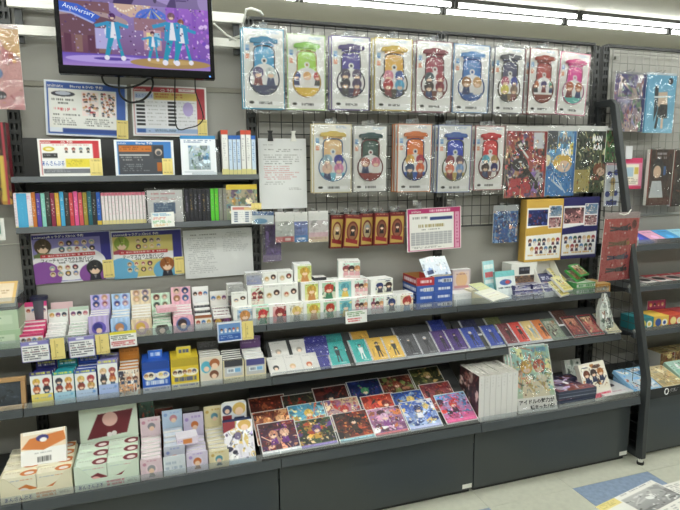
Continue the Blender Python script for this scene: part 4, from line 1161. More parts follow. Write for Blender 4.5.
def disp_px(label, what, px, zs, yf, n, fcv, hcv, pcol, stripe, edge, depth=.115, **kw):
    """px: x0, z_front_top, x1, z_pack_top, z_header_top already in metres"""
    x0, x1, zf, zp, zh = px
    w = x1 - x0
    fr = Cv(w, zf - zs, '#f2f0ee', 400); fcv(fr)
    hd = None
    if hcv is not None:
        hd = Cv(w, zh - zs, pcol, 400); hcv(hd, max(.12, (zh - zp) / (zh - zs)))
    packs = [pk(w, .06, pcol, stripe, 3), pk(w, .06, hx(pcol) * .95, stripe, 8)]
    return display(label, what, x0, x1, zs, yf, zf, zp, zh, n, fr, hd, packs, edge, depth, **kw)

Z1, Z2, Z3 = .8352, .6322, .3552
Y1, YB1 = -.188, -.075
HA = ['#3a2a2a', '#a8483a', '#4a78b8', '#c8a050', '#7a4a78', '#2a3448', '#d08090']

def chibi(n, base, band, seed):
    def f(c):
        c.rect(0, 0, 1, 1, base).rect(0, .0, 1, .2, band)
        face_row(c, .45, .85 / n * .42, [HA[(k + seed) % 7] for k in range(n)], None, .05, .95)
        c.rect(0, .85, 1, 1, hx(base) * .9)
    return f
def chibi_h(n, base, band, seed):
    def f(c, fr):
        c.rect(0, 0, 1, 1, base).rect(0, 0, 1, fr * .3, band)
        face_row(c, fr * .55, .85 / n * .42, [HA[(k + seed) % 7] for k in range(n)], None, .05, .95)
    return f
def badge_f(base, rings, hairs, big):
    def f(c):
        c.rect(0, 0, 1, 1, base)
        for k in range(4): c.rect(k / 4, 0, k / 4 + .12, 1, np.clip(hx(base) * 1.08, 0, 1))
        c.ell(.5, .5, .34, rings[0]); c.ell(.45, .45, .22, hairs[0]); c.ell(.5, .6, .14, SKIN)
        c.ell(.8, .8, .12, rings[1 % len(rings)])
    return f
def badge_h(base, rings, hairs):
    def f(c, fr):
        c.rect(0, 0, 1, 1, base)
        for k in range(4): c.rect(k / 4, 0, k / 4 + .12, 1, np.clip(hx(base) * 1.08, 0, 1))
        badge_rows(c, 2, .17, rings, hairs, fr * .26, fr * .46)
    return f

# shelf 1, left bay
disp_px('hot pink display box with a house-shaped header at the left end', 'hot pink pack in the left end display', (-0.913, -0.834, 0.884, 0.917, 0.98), Z1, Y1, 4, chibi(4, '#f0e8ea', '#c03a6a', 0), chibi_h(4, '#efe8e6', '#e0468c', 1), '#e0407c', '#f4a8c4', '#e23a7e')
disp_px('white display of packs with one blond face on its header', 'white pack right of the pink display', (-0.834, -0.762, 0.865, 0.902, 0.945), Z1, Y1, 5, chibi(3, '#e8e8e6', '#c8ccca', 2), chibi_h(3, '#eef0ec', '#c8d8d0', 3), '#f0f0ee', '#c8c8c8', '#f2f2f0')
disp_px('white display of packs with a red-haired face on its header', 'white and green pack below the red-haired header', (-0.758, -0.686, 0.865, 0.898, 0.948), Z1, Y1, 5, chibi(3, '#e4eae0', '#b8ccb0', 1), chibi_h(3, '#eef0ea', '#c4d8c4', 4), '#eef0ec', '#a8c8a8', '#f0f0ee')
disp_px('lilac badge display with hearts and purple border', 'lilac badge pack', (-0.679, -0.605, 0.931, 0.936, 0.99), Z1, Y1, 4, badge_f('#b8a8d8', ['#6a5ac0', '#8a9ae0'], ['#3a3a8a'], 1), badge_h('#c4b8e0', ['#5a6ab8', '#d8a8b0', '#4a58a0', '#c89ac0'], ['#3a4a9a', '#c89a70', '#3a3a5a', '#9a5a50']), '#cfc4e8', '#8a7ac0', '#c8bce4')
disp_px('pale blue badge display right of the lilac one', 'pale blue badge pack', (-0.601, -0.529, 0.916, 0.932, 0.988), Z1, Y1, 4, badge_f('#a8c4e8', ['#6a9ad8', '#e0b890'], ['#c88a60'], 1), badge_h('#b8d0f0', ['#8ab0d8', '#a8a8d8', '#6a78c0', '#c0a8c8'], ['#c8a880', '#5a6ab0', '#4a3a6a', '#9a7a90']), '#c4d8f2', '#7aa0d8', '#bcd4f2')
disp_px('beige badge display right of the pale blue one', 'beige badge pack', (-0.528, -0.449, 0.905, 0.946, 0.998), Z1, Y1, 6, badge_f('#dcc8a8', ['#c8a0b0', '#d8b888'], ['#d8b050'], 1), badge_h('#e0d0b4', ['#c8a8a0', '#a898b0', '#d0b090', '#8a8a9a'], ['#b88a60', '#6a5a6a', '#d8b080', '#5a5a58']), '#e8dcc8', '#b89a78', '#e8dcc8')
disp_px('mint badge display partly under a loose pink box', 'mint badge pack', (-0.45, -0.375, 0.874, 0.91, 0.979), Z1, Y1, 5, badge_f('#cfe4d0', ['#5a5a50', '#8ab090'], ['#3a3028'], 1), badge_h('#d0e6d4', ['#8a6a60', '#c8d0c0', '#6a7a70', '#a0b8a0'], ['#5a2a2a', '#b09080', '#3a3a3a', '#7a5a4a']), '#e0efe2', '#8abf9a', '#dcefe0')
disp_px('pink badge display with dark-haired badge on its front', 'pale pink badge pack', (-0.371, -0.291, 0.903, 0.932, 0.998), Z1, Y1, 5, badge_f('#e0a8b8', ['#5a6aa8', '#e0c0c8'], ['#3a2a30'], 1), badge_h('#e8b8c8', ['#e0c0b0', '#3a4a88', '#a87a68', '#5a70b0'], ['#4a3a3a', '#2a3050', '#b07a50', '#3a5a80']), '#ecc4d0', '#d07a98', '#eac0ce')
disp_px('white and dark display with a row of red-haired faces', 'white and brown pack below the red-haired face row', (-0.287, -0.218, 0.899, 0.938, 0.994), Z1, Y1, 3, chibi(3, '#efe8e0', '#9a5a3a', 1), chibi_h(3, '#e8e8ea', '#f4f4f4', 0), '#3a3a40', '#c8c8c8', '#efefef')
disp_px('white and maroon display beside the small picture cartons', 'white and maroon pack beside the small cartons', (-0.214, -0.14, 0.888, 0.914, 0.969), Z1, Y1, 4, chibi(2, '#5a3040', '#e8e4e2', 3), chibi_h(3, '#ece8e4', '#f4f4f2', 2), '#f0f0f0', '#6a2a34', '#f0eeee')
def carton(label, x0, x1, z0, h, y, d, f, top='#f0f0ee', side='#ececea', group='small picture cartons', rot=0, cat='carton', lid='#f2f2f0', tiltx=0):
    w = x1 - x0
    t = thing('picture_carton', label, cat, ((x0 + x1) / 2, y, z0), (R(tiltx), 0, R(rot)), group)
    pbox('body', w, d, h - .0012, t, mat=GLOSS, f=f, l=side, r=side, t=top)
    pbox('lid_flap', w * .985, d * .985, .0012, t, (0, .0005, h - .0012), mat=PAPER, f=lid)
    return t
def pic(w, h, base, pal, seed, hair, heads=1, frame_l=.22, top=.12):
    c = Cv(w, h, '#f2f2ef', 420)
    c.art(pal, seed, 12, frame_l, top, 1, .97)
    for k in range(heads):
        c.head(frame_l + (1 - frame_l) * (k + .5) / heads, .42, .27 if heads == 1 else .145, hair[k % len(hair)], pal[-1])
    c.rect(0, 0, 1, top * .7, '#f4f4f2').bars(.3, .03, .9, .08, 1, base, seed)
    return c
def badges2(w, h, a, b_):
    c = Cv(w, h, '#ecece8', 420)
    c.badge(.3, .55, .17, '#d8c8b0', a); c.badge(.72, .42, .17, '#4a3030', b_)
    c.bars(.1, .08, .8, .14, 1, '#bbb', 3)
    return c
# loose pink box and items behind the left displays
x0, z0, x1, z1 = (-0.428, 0.915, -0.353, 0.956)
c = Cv(x1 - x0, .02, '#e8b8c4', 420); c.bars(.1, .2, .9, .8, 2, '#d88aa0', 2)
carton('loose flat pink box lying across the mint badge display', x0, x1, 0.92, .02, -.175, .05, c, '#f0ccd6', '#e4b0be', 'loose boxes on the displays', 6, lid='#efc8d2')
x0, z0, x1, z1 = (-0.825, 0.93, -0.746, 0.967)
o = pbox('price_card', x1 - x0, .002, z1 - Z1, None, ((x0 + x1) / 2, -.055, Z1), (R(-4), 0, 0), f='#e8c8cc'); tag(o, 'pale pink card standing behind the white face displays', 'card')
x0, z0, x1, z1 = (-0.894, 0.937, -0.834, 0.997)
t = thing('round_tin', 'small tin with dark round lid behind the pink display', 'tin', ((x0 + x1) / 2, -.045, Z1))
MB().tube([(0, 0, 0), (0, 0, z1 - Z1 - .012)], .03, 18).build('tin_body', principled('slate_tin', '#5a5a68', .4), t, smooth=False)
MB().tube([(0, 0, z1 - Z1 - .012), (0, 0, z1 - Z1)], .032, 18).build('tin_lid', principled('navy_lid', '#2a2c48', .4), t)

# small cartons: three levels
HB = .083
pals = dict(blue=['#a8c4e0', '#e8e0d8', '#3a70b0', '#e0a070'], red=['#d8e4d0', '#e8d8d0', '#b03a3a', '#7a2a30'], pinkred=['#e8c8c8', '#c85a5a', '#a02a30', '#5a2020'],
 white=['#f0ece0', '#d8d0c0', '#b8a888', '#8a8a80'], yg=['#c8d878', '#e8e4b0', '#8ab050', '#c88a50'], green=['#a8d0b0', '#e0d8c8', '#a83a30', '#3a7a5a'], teal=['#7ac0c8', '#a8dcd8', '#4a9ab0', '#e0c060'], trio=['#c8e4d8', '#f0d8d8', '#8a3a40', '#e0a8b0'], navy=['#e8e8e0', '#d8d8c8', '#22336a', '#3a3a48'], cream=['#e8dcc0', '#f0e8d8', '#b04a40', '#8aa0b8'])
L0 = [(233,252,'blue','#c88a50'), (253,269,'green','#c83a40'), (269.3,286,'pinkred','#8a2a2e'), (286.3,303,'white','#e0c070'), (303.3,320,'yg','#c8a040'), (320.3,336,'green','#b03a2c'), (336.3,351,'teal','#5aa0b0'), (351.8,367.2,'trio','#8a4048'), (367.8,383,'trio','#7a3a58'), (383.6,396.6,'navy','#22336a'), (397,413,'cream','#a83a38')]
L0x = [(-0.133, 0.9)[0], (-0.054, 0.893)[0], (0.017, 0.887)[0], (0.09, 0.88)[0], (0.164, 0.874)[0], (0.24, 0.867)[0], (0.313, 0.86)[0], (0.384, 0.854)[0], (0.459, 0.847)[0], (0.535, 0.84)[0], (0.601, 0.834)[0], (0.682, 0.827)[0]]
for i, (a, b_, k, hc) in enumerate(L0):
    x0, x1 = L0x[i] + .0008, L0x[i + 1] - .0008
    c = pic(x1 - x0, HB, pals[k][2], pals[k], 70 + i, [hc, '#3a2a2a', '#c89060'], 3 if k == 'trio' else 1)
    carton('%s picture carton in the bottom row of small cartons, %s from the left' % (['orange-haired', 'green-lidded', 'crimson', 'pale blond', 'lime and blond', 'green and red-haired', 'teal', 'mint trio', 'lilac trio', 'navy-haired', 'cream red-haired'][i], ORD[i] if i < 10 else 'last'), x0, x1, Z1, HB, -.188, .072, c, top='#cfe8dc' if k == 'green' else '#f0f0ee', lid='#bfe0d0' if i == 1 else '#f2f2f0')
ZL1 = Z1 + HB + .0003
L1x = [((-0.135, 0.947)[0], (-0.071, 0.941)[0], 'badge', '#4a5a8a'), ((-0.068, 0.971)[0], (-0.001, 0.966)[0], 'red', '#a03a48'), ((0.001, 0.965)[0], (0.074, 0.96)[0], 'badge', '#a8803a'), ((0.075, 0.96)[0], (0.148, 0.954)[0], 'badge', '#b04a3a'), ((0.161, 0.953)[0], (0.237, 0.947)[0], 'yg', '#c8a040'), ((0.239, 0.951)[0], (0.315, 0.945)[0], 'green', '#b03a2c'), ((0.316, 0.95)[0], (0.387, 0.944)[0], 'teal', '#5aa0b0'), ((0.389, 0.948)[0], (0.467, 0.942)[0], 'trio', '#8a4048'), ((0.479, 0.955)[0], (0.591, 0.947)[0], 'navy', '#22336a')]
nm1 = ['white twin-badge', 'crimson group', 'white badge and green', 'white badge and blond', 'lime and blond', 'green and red-haired', 'teal', 'mint trio', 'wide navy-haired']
for i, (x0, x1, k, hc) in enumerate(L1x):
    c = badges2(x1 - x0, HB, hc, '#3a2a2a') if k == 'badge' else pic(x1 - x0, HB, pals[k][2], pals[k], 90 + i, [hc, '#3a2a2a', '#c89060'], 3 if k in ('trio',) else 2 if k == 'red' or i == 8 else 1)
    h_ = HB * (.72 if i == 0 else .97 if i < 8 else .85)
    carton('%s carton on the second level of small cartons' % nm1[i], x0, x1, ZL1, h_, -.170, .072, c, rot=[0, 2, -1, 1, 3, 0, -2, 1, 6][i])
ZL2 = ZL1 + HB + .0003
c = pic(.07, .078, '#8ab050', pals['yg'], 120, ['#c8a040'], 1)
x0, x1 = (0.136, 1.035)[0], (0.211, 1.03)[0]
carton('lime and blond carton alone on top of the left pile', x0, x1, ZL2 - .003, .078, -.155, .07, c, rot=-6)
c = pic(.09, .078, '#8a3a40', pals['trio'], 121, ['#8a4048', '#3a2a2a', '#c89060'], 3)
x0, x1 = (0.337, 1.035)[0], (0.433, 1.028)[0]
carton('mint trio carton alone on top of the middle pile', x0, x1, ZL2 - .003, .078, -.155, .08, c, rot=-14, side='#d8e8e0')
for i, (x0, x1) in enumerate(((((-0.001, 1.021)[0]), (0.063, 1.016)[0]), ((0.065, 1.021)[0], (0.131, 1.016)[0]))):
    carton('white twin-badge carton on the top level, %s of two' % ['left', 'right'][i], x0, x1, ZL2 - .003, .052, -.150, .06, badges2(x1 - x0, .052, ['#b89050', '#c8b080'][i], ['#3a2a2a', '#a03a3a'][i]))
o = pbox('card_stack', .055, .05, .014, None, ((0.253, 0.997)[0], -.15, ZL2 - .003), f='#3a3a3e', t='#e8e6e2'); tag(o, 'flat stack of dark cards on top of the cartons', 'cards')
# film wrapped packs at the left of the cartons
def soft_pack(label, x0, x1, z0, h, y, d, col, pal, seed, rot=0, tx=0, group='film wrapped packs'):
    w = x1 - x0
    t = thing('wrapped_pack', label, 'wrapped pack', ((x0 + x1) / 2, y, z0), (R(tx), 0, R(rot)), group)
    c = Cv(w, h, col, 420); c.art(pal, seed, 10, .06, .2, .94, .9); c.bars(.1, .05, .9, .12, 1, '#999', seed)
    pbox('pack_body', w, d, h, t, mat=BAGGED, f=c, t=col)
    sleeve(w * 1.06, h * 1.06, t, seed, -.003, amp=.003)
    return t
x0, x1 = (-0.15, 0.979)[0], (-0.081, 0.973)[0]
soft_pack('dark photo pack in film standing left of the cartons', x0, x1, ZL1, .055, -.158, .05, '#e0e0e0', ['#2a3048', '#8a4048', '#c8b0a8', '#404a68'], 3)
soft_pack('grey film pack stacked on the dark photo pack', x0 + .002, x1 - .002, ZL1 + .0555, .035, -.156, .05, '#cfcfd0', ['#dcdcdc', '#c8c8cc', '#a8a8b0'], 4)
x0, x1 = (-0.07, 1.034)[0], (-0.001, 1.03)[0]
soft_pack('white and lilac film pack on top of the crimson carton', x0, x1, ZL2 - .003, .052, -.15, .05, '#e8e8ec', ['#d8dcf0', '#a8b0e0', '#e8e0f0'], 5)
# shipping trays in red and blue
def tray_box(label, x0, x1, z0, h, y, d, col, side, opened=False, seed=0):
    w = x1 - x0
    t = thing('carton_tray', label, 'tray', ((x0 + x1) / 2, y, z0), group='red and blue cardboard trays')
    c = Cv(w, h, col, 460); c.bars(.2, .36, .85, .66, 1, '#f0f0f4', seed, 1, .95)
    if seed % 3 == 1: c.rect(.4, .3, .95, .75, '#d8dce4'); c.bars(.45, .35, .9, .7, 1, '#445', seed, 1, .7)
    cs = Cv(d, h, side, 420); cs.bars(.08, .3, .92, .7, 1, '#e8e8f0', seed, 1, .9)
    if opened:
        pbox('front_wall', w, .002, h, t, f=c, mat=PAPER); pbox('rear_wall', w, .002, h, t, (0, d - .002, 0), f='#b0854f', k=col)
        pbox('side_wall', .002, d - .004, h, t, (-w / 2 + .001, .002, 0), f='#c02a30', l=cs, r='#b0854f'); pbox('side_wall', .002, d - .004, h, t, (w / 2 - .001, .002, 0), f='#c02a30', l='#b84040')
        pbox('base', w, d - .004, .002, t, (0, .002, 0), f='#b0854f')
    else:
        pbox('body', w, d, h - .001, t, f=c, l=cs, t='#c8b8a0', mat=PAPER)
        pbox('rim', w * .999, .003, .001, t, (0, 0, h - .001), f=col)
    return t
xa, xm, xb = (0.696, 0.92)[0], (0.786, 0.913)[0], (0.882, 0.906)[0]
ht = .037
for lv in range(4):
    for s, (x0, x1) in enumerate(((xa, xm), (xm, xb))):
        red = (lv == 3 and s == 0)
        tray_box('%s cardboard tray with white print, %s column, %s' % ('open red' if red else 'blue', ['left', 'right'][s], ['bottom', 'second level', 'third level', 'top'][lv]), x0 + .0008, x1 - .0008, Z1 + lv * (ht + .0004), ht, -.192, .15, '#b8343c' if red else '#3a5cae', '#a02a34' if red else '#2f4c96', red, lv * 2 + s)
zt = Z1 + 4 * (ht + .0004)
for i in range(5):
    x = (0.769, 1.025)[0] + .017 * i
    t = thing('white_packet', 'white and blue packet leaning in the trays, %s from the left' % ORD[i], 'packet', (x + .02, -.165, zt - (.002 if i > 1 else .0)), (R(-38), R(-14), R(-14)), 'leaning white and blue packets')
    c = Cv(.062, .10, '#e4e9f0', 420); c.art(['#e8eef4', '#c8d4e8', '#7a98c8', '#f4f6f8'], 130 + i, 10); c.rect(.25, .7, .7, .9, '#2a3a6a')
    pbox('packet_body', .062, .006, .10, t, mat=BAGGED, f=c, l='#9ab0d0', t='#dfe6f0')

# right part of shelf 1
x0, z0, x1, z1 = (0.923, 0.913, 1.019, 0.996)
c = Cv(x1 - x0, z1 - z0, '#c8b8c0', 420); c.rect(.1, .1, .9, .9, '#dcc8c4').ell(.5, .5, .32, '#e0b890').rect(.1, .78, .9, .9, '#c88a90').bars(.2, .2, .8, .3, 1, '#a06a80', 3)
for q, (a_, b__, cc) in enumerate((((0.891, 0.88)[0], (0.985, 0.873)[0], '#e6e8ea'), ((0.988, 0.872)[0], (1.095, 0.864)[0], '#ece6cc'))):
    for lv in range(2):
        h_ = .030 if q == 0 else .034
        cv = Cv(b__ - a_, h_, cc, 420); cv.bars(.1, .3, .9, .7, 1, np.clip(hx(cc) * .93, 0, 1), 3)
        carton('low %s box right of the blue trays, %s of two stacked' % (['white', 'cream'][q], ['lower', 'upper'][lv]), a_, b__, Z1 + lv * (h_ + .0003), h_, -.19, .12, cv, cc, cc, 'low plain boxes', lid=cc)
carton('pink and grey framed pack standing behind the low white boxes', x0, x1, Z1 + .0607, z1 - Z1 - .0607, -.12, .03, c, '#c8b8c0', '#b8a8b0', 'packs on the right of the upper shelf')
def leaner(label, q, col, pal, seed, dx=0, t=.006, mat=None, name='bagged_card', cat='card pack', group='leaning packs', edge='#e0e0e0', wm=None, hm=None, draw=None, tiltv=None):
    """flat rectangle from its lower left corner: x, y, z, yaw, width, length, tilt"""
    x, y, z, yaw, w, h, a = q
    w = wm or w; h = hm or h; a = a if tiltv is None else tiltv
    o = thing(name, label, cat, (x, y, z), (0, 0, yaw), group)
    p = bpy.data.objects.new('pivot', None)
    c = Cv(w, h, col, 400)
    if draw: draw(c)
    else: c.art(pal, seed, 16, .05, .05, .95, .95)
    m = pmesh('card', w, t, h, mat or BAGGED, f=c, l=edge, r=edge, t=edge, b=edge)
    o2 = obj('card', m, o, (w / 2, 0, 0), (a - math.pi / 2, 0, 0))
    bpy.data.objects.remove(p)
    return o, w, h, a
# pale sheets and blue packs
for i, (q, col, lab) in enumerate((((0.954, -0.411, 0.905, 0.391, 0.129, 0.098, 0.83), '#f0efe0', 'pale cream sheet pack lying on the low cream boxes'), ((0.978, -0.295, 0.915, 0.188, 0.08, 0.069, 0.549), '#d8dca8', 'yellow-green sheet pack behind the cream sheet pack'))):
    def dr(c, col=col, i=i): c.rect(0, 0, 1, 1, col).rect(.15, .25, .85, .75, np.clip(hx(col) * 1.03, 0, 1)).bars(.25, .4, .75, .5, 1, '#c8b8d0', i).bars(.2, .6, .8, .68, 1, '#d8c8a0', i)
    leaner(lab, q, col, None, i, draw=dr, tiltv=.25, hm=.10)
x0, z0, x1, z1 = (1.122, 0.922, 1.185, 1.023)
t = thing('sachet_strip', 'tall pale blue sachet strip standing at the back of the upper shelf', 'sachet', ((x0 + x1) / 2, -.10, Z1), (R(-6), R(-4), 0))
c = Cv(x1 - x0, z1 - Z1, '#a8dce4', 420); c.rect(.1, .1, .9, .22, '#e8f4f4').rect(.15, .30, .85, .44, '#d06a70').rect(.1, .5, .9, .6, '#f0f6f6').bars(.1, .65, .9, .9, 3, '#5aa8b8', 2)
pbox('sachet', x1 - x0, .01, z1 - Z1, t, mat=BAGGED, f=c)
x0, z0, x1, z1 = (1.163, 0.849, 1.264, 0.976)
t = thing('sachet_pack', 'aqua topped sachet pack with dark logo standing in front of the white box', 'sachet', ((x0 + x1) / 2, -.15, Z1), (R(-10), R(-4), R(-10)))
c = Cv(x1 - x0, z1 - Z1, '#e4ecee', 420); c.rect(0, 0, 1, .2, '#7ac8cc').ell(.5, .4, .3, '#4a6ab0', .10).ell(.6, .4, .12, '#c84a50', .06).bars(.1, .56, .9, .66, 1, '#345', 2).rect(.1, .7, .9, .8, '#dfe8ea')
pbox('sachet', x1 - x0, .025, z1 - Z1, t, mat=BAGGED, f=c, l='#7ab8bc', t='#7ac8cc')
x0, z0, x1, z1 = (1.262, 0.888, 1.415, 1.002)
c = Cv(x1 - x0, z1 - Z1, '#e9e8e4', 420); c.rect(.3, .12, .72, .34, '#2a2a34').bars(.34, .16, .68, .3, 1, '#889', 2).rect(.05, .4, .9, .62, '#4a3c3c').art(['#5a4a48', '#8a6a50', '#2a2830', '#b89070'], 8, 14, .1, .38, .9, .62)
carton('white box with dark picture window behind the navy packs', x0, x1, Z1, z1 - Z1, -.105, .08, c, '#f0efec', '#e4e3de', 'boxes at the back of the upper shelf', 0, 'box')
for i, (x0_, x1_, zz, nn) in enumerate((((1.236, 0.882)[0], (1.335, 0.875)[0], 0, 'left'), ((1.34, 0.879)[0], (1.454, 0.87)[0], 0, 'right'))):
    for lv in range(3):
        c = Cv(x1_ - x0_, .022, '#e0e0e8', 420); c.art(['#2a2a60', '#e0e0ea', '#5a5a9a', '#b8a088', '#f0f0f4'], 20 + i * 3 + lv, 14)
        t = thing('flat_pack', 'navy and white flat pack in the %s stack, %s' % (nn, ['bottom', 'middle', 'top'][lv]), 'pack', ((x0_ + x1_) / 2 + .003 * lv, -.188 + .012 * lv, Z1 + lv * .0225), (0, 0, R([2, -4, 6][lv])), 'navy flat packs')
        ct = Cv(x1_ - x0_, .09, '#d8d8e4', 420); ct.art(['#23234f', '#e8e8f0', '#4a4a8a', '#c8b0a0', '#8a3a4a'], 26 + i * 3 + lv, 16)
        pbox('pack_body', x1_ - x0_, .09, .022, t, mat=BAGGED, f=c, t=ct, l='#34346a')
# slanted white dispenser with cards
x0, z0, x1, z1 = (1.401, 0.831, 1.536, 0.991)
t = thing('slant_dispenser', 'white slanted dispenser box holding navy cards', 'dispenser box', ((x0 + x1) / 2, 0, Z1))
w_ = x1 - x0; hz = z1 - Z1 + .02
for s in (-1, 1):
    MB().prismx([(-.19, 0), (-.05, 0), (-.05, hz), (-.075, hz), (-.19, .03)], s * w_ / 2 - .001, s * w_ / 2 + .001).build('side_wall', WHITEM, t)
pbox('front_wall', w_, .002, .03, t, (0, -.19, 0), f='#ecebe8'); pbox('back_wall', w_, .002, hz, t, (0, -.052, 0), f='#ecebe8')
pbox('base', w_, .138, .0015, t, (0, -.19, 0), f='#e8e8e4')
for i in range(4):
    c = Cv(w_ * .86, .13, '#2a2c5c', 420); c.bars(.2, .08, .8, .25, 2, '#e0e0f0', i, .7).rect(.08, .45, .92, .95, '#e8e4e0').art(['#e8e0d8', '#2a3a6a', '#b04a4a', '#c8a878'], 50 + i, 16, .1, .48, .9, .93)
    o = pbox('goods_card', w_ * .86, .004, .118, None, ((x0 + x1) / 2, -.178 + .016 * i, Z1 + .004), (R(-38), 0, 0), mat=BAGGED, f=c)
    tag(o, 'navy card in the slanted white dispenser, %s from the front' % ORD[i], 'card', 'cards in the slanted dispenser')
# yellow packs, green boxes, orange box
for i in range(3):
    q = ((1.471, -0.231, 0.848, 0.352, 0.104, 0.118, 0.947), (1.494, -0.224, 0.87, 0.305, 0.096, 0.116, 0.907), (1.523, -0.151, 0.9, 0.367, 0.12, 0.088, 1.073))[i]
    c = None
    def dr(c, i=i): c.rect(0, 0, 1, 1, '#e4dca0').art(['#e8e0b0', '#c8b860', '#5a6a50', '#f0ecd8', '#b88a50'], 140 + i, 18, .08, .15, .92, .9)
    leaner('pale yellow pack right of the dispenser, %s' % ['front', 'middle', 'rear'][i], q, '#e4dca0', None, i, draw=dr, wm=.075, hm=.10, tiltv=.62, t=.012)
for i in range(2):
    x0, z0, x1, z1 = (1.605, 0.822, 1.717, 0.916)
    for_h = .03
    c = Cv(x1 - x0, for_h, '#6ab06a', 420); c.rect(0, .25, 1, .75, '#e8ece0').bars(.1, .32, .9, .66, 1, '#3a8a4a', i, 1, .9)
    carton('green flat goods box near the orange box, %s of two stacked' % ['lower', 'upper'][i], x0 - .01, x1 - .005, Z1 + i * .0303, .03, -.19, .12, c, '#4aa050', '#58a860', 'green goods boxes', lid='#d8e4d0')
for i in range(2):
    q = ((1.607, -0.183, 0.905, 0.401, 0.156, 0.102, 0.913), (1.623, -0.185, 0.93, 0.346, 0.13, 0.087, 0.755))[i]
    def dr(c, i=i): c.rect(0, 0, 1, 1, '#3f9a48').art(['#e0d8c8', '#a8703a', '#5a3a2a', '#d8c0a0', '#8a9a70'], 150 + i, 22, .12, .12, .88, .88)
    leaner('green-edged pack leaning on the green goods boxes, %s' % ['front', 'rear'][i], q, '#3f9a48', None, i, draw=dr, wm=.085, hm=.085, tiltv=.6, t=.01, edge='#3f9a48')
x0, z0, x1, z1 = (1.715, 0.815, 1.815, 0.885)
c = Cv(x1 - x0, .05, '#d89a48', 420); c.rect(.1, .5, .9, .8, '#e8c890').bars(.15, .2, .85, .38, 1, '#f0d8b0', 3)
carton('orange flat box at the right end of the upper shelf', x0, x1, Z1, .045, -.185, .13, c, '#d8a860', '#c88a3c', 'boxes at the right end', lid='#d8b078')

# ------------------------------------------------------------------ tickets on the rail of shelf 1
def ticket(label, bx, y, cvf, slip=None, name='rail_ticket', cat='price card'):
    w, h = bx[2] - bx[0], bx[3] - bx[1]
    c = Cv(w, h, '#f0f0ee', 460); cvf(c)
    th, w, h = sheet(name, label, cat, bx, y, c, -1, .001, 'tickets on the shelf rail', GLOSS)
    return th, w, h
def purple_t(c):
    c.frame(.03, '#6a62b0').rect(.03, .05, .97, .2, '#8a84c8')
    c.rect(.3, .07, .6, .17, '#e8e8f4').bars(.06, .28, .94, .92, 6, '#4a4a58', 3, .5, .9).bars(.06, .5, .94, .55, 1, '#a84a5a', 4)
def slip(label, bx, y):
    w, h = bx[2] - bx[0], bx[3] - bx[1]
    c = Cv(w, h, '#ecd98a', 460); c.rect(.3, .1, .36, .9, '#c8b060').bars(.4, .3, .55, .75, 5, '#6a5a38', 3).bars(.15, .88, .8, .94, 1, '#8a7a50', 4)
    sheet('price_slip', label, 'price card', bx, y, c, -1, .001, 'tickets on the shelf rail', PAPER)
ticket('purple-edged information ticket under the pink display', (-0.905, 0.785, -0.812, 0.863), -.2135, purple_t)
slip('yellow price slip hanging below the blond face display', (-0.808, 0.786, -0.761, 0.866), -.2135)
ticket('purple-edged information ticket under the lilac display', (-0.747, 0.784, -0.658, 0.866), -.2135, purple_t)
slip('yellow price slip hanging below the lilac display', (-0.654, 0.788, -0.607, 0.866), -.2135)
def red_t(c):
    c.rect(0, 0, 1, .18, '#e4d838').bars(.05, .24, .95, .55, 3, '#4a5a40', 3, .6, .95).bars(.05, .6, .95, .92, 3, '#c8444a', 4, .6, .95)
ticket('white ticket with red writing and yellow top edge on the rail', (-0.604, 0.807, -0.508, 0.87), -.2135, red_t)
def blue_t(c):
    c.frame(.05, '#cfd8ec').rect(.06, .1, .94, .62, '#6a94cc').rect(.06, .62, .94, .92, '#2f5cae').bars(.12, .68, .88, .86, 2, '#a8c0e8', 3)
    face_row(c, .38, .055, ['#5a3a3a', '#e0e0e8', '#3a4a7a', '#b04a48', '#c8a060'], '#f0f0f0', .1, .9)
ticket('blue picture ticket on the rail below the cartons', (-0.201, 0.785, -0.103, 0.869), -.2135, blue_t)
slip('yellow price slip beside the blue picture ticket', (-0.102, 0.786, -0.056, 0.864), -.2135)
def green_t(c):
    c.bars(.08, .1, .95, .5, 3, '#5a8a50', 3, .6, .95).bars(.08, .58, .95, .92, 2, '#d05058', 5, .6, .95)
ticket('white ticket with green and red writing under the teal cartons', (0.346, 0.81, 0.446, 0.866), -.2135, green_t)

# ------------------------------------------------------------------ shelf 2, left: tall display boxes
Y2 = -.275
def band_front(base, band, hairs, low):
    def f(c):
        c.rect(0, 0, 1, 1, '#eef0f0').rect(0, 0, 1, .10, band).bars(.08, .02, .92, .09, 1, '#e8e860', 3, .8, .8)
        for k, hc in enumerate(hairs): c.head(.28 + .44 * (k % 2), .28 + .22 * (k // 2), .17, hc, ['#3a3a58', '#a04038', '#5a4a40', '#2a4a7a'][k % 4])
        c.rect(0, .62, 1, 1, base).rect(0, .88, 1, 1, np.clip(hx(base) * .8 + .12, 0, 1)).bars(.15, .72, .85, .78, 1, '#8a9ab8', 4).ell(.84, .70, .07, low)
    return f
def band_h(base, band):
    def f(c, fr):
        c.rect(0, 0, 1, 1, base).bars(.1, fr * .2, .9, fr * .5, 1, '#e8e870', 3, 1, .9).bars(.1, fr * .55, .9, fr * .8, 1, '#f0f0f4', 5, 1, .9).rect(0, fr * .9, 1, 1, band)
    return f
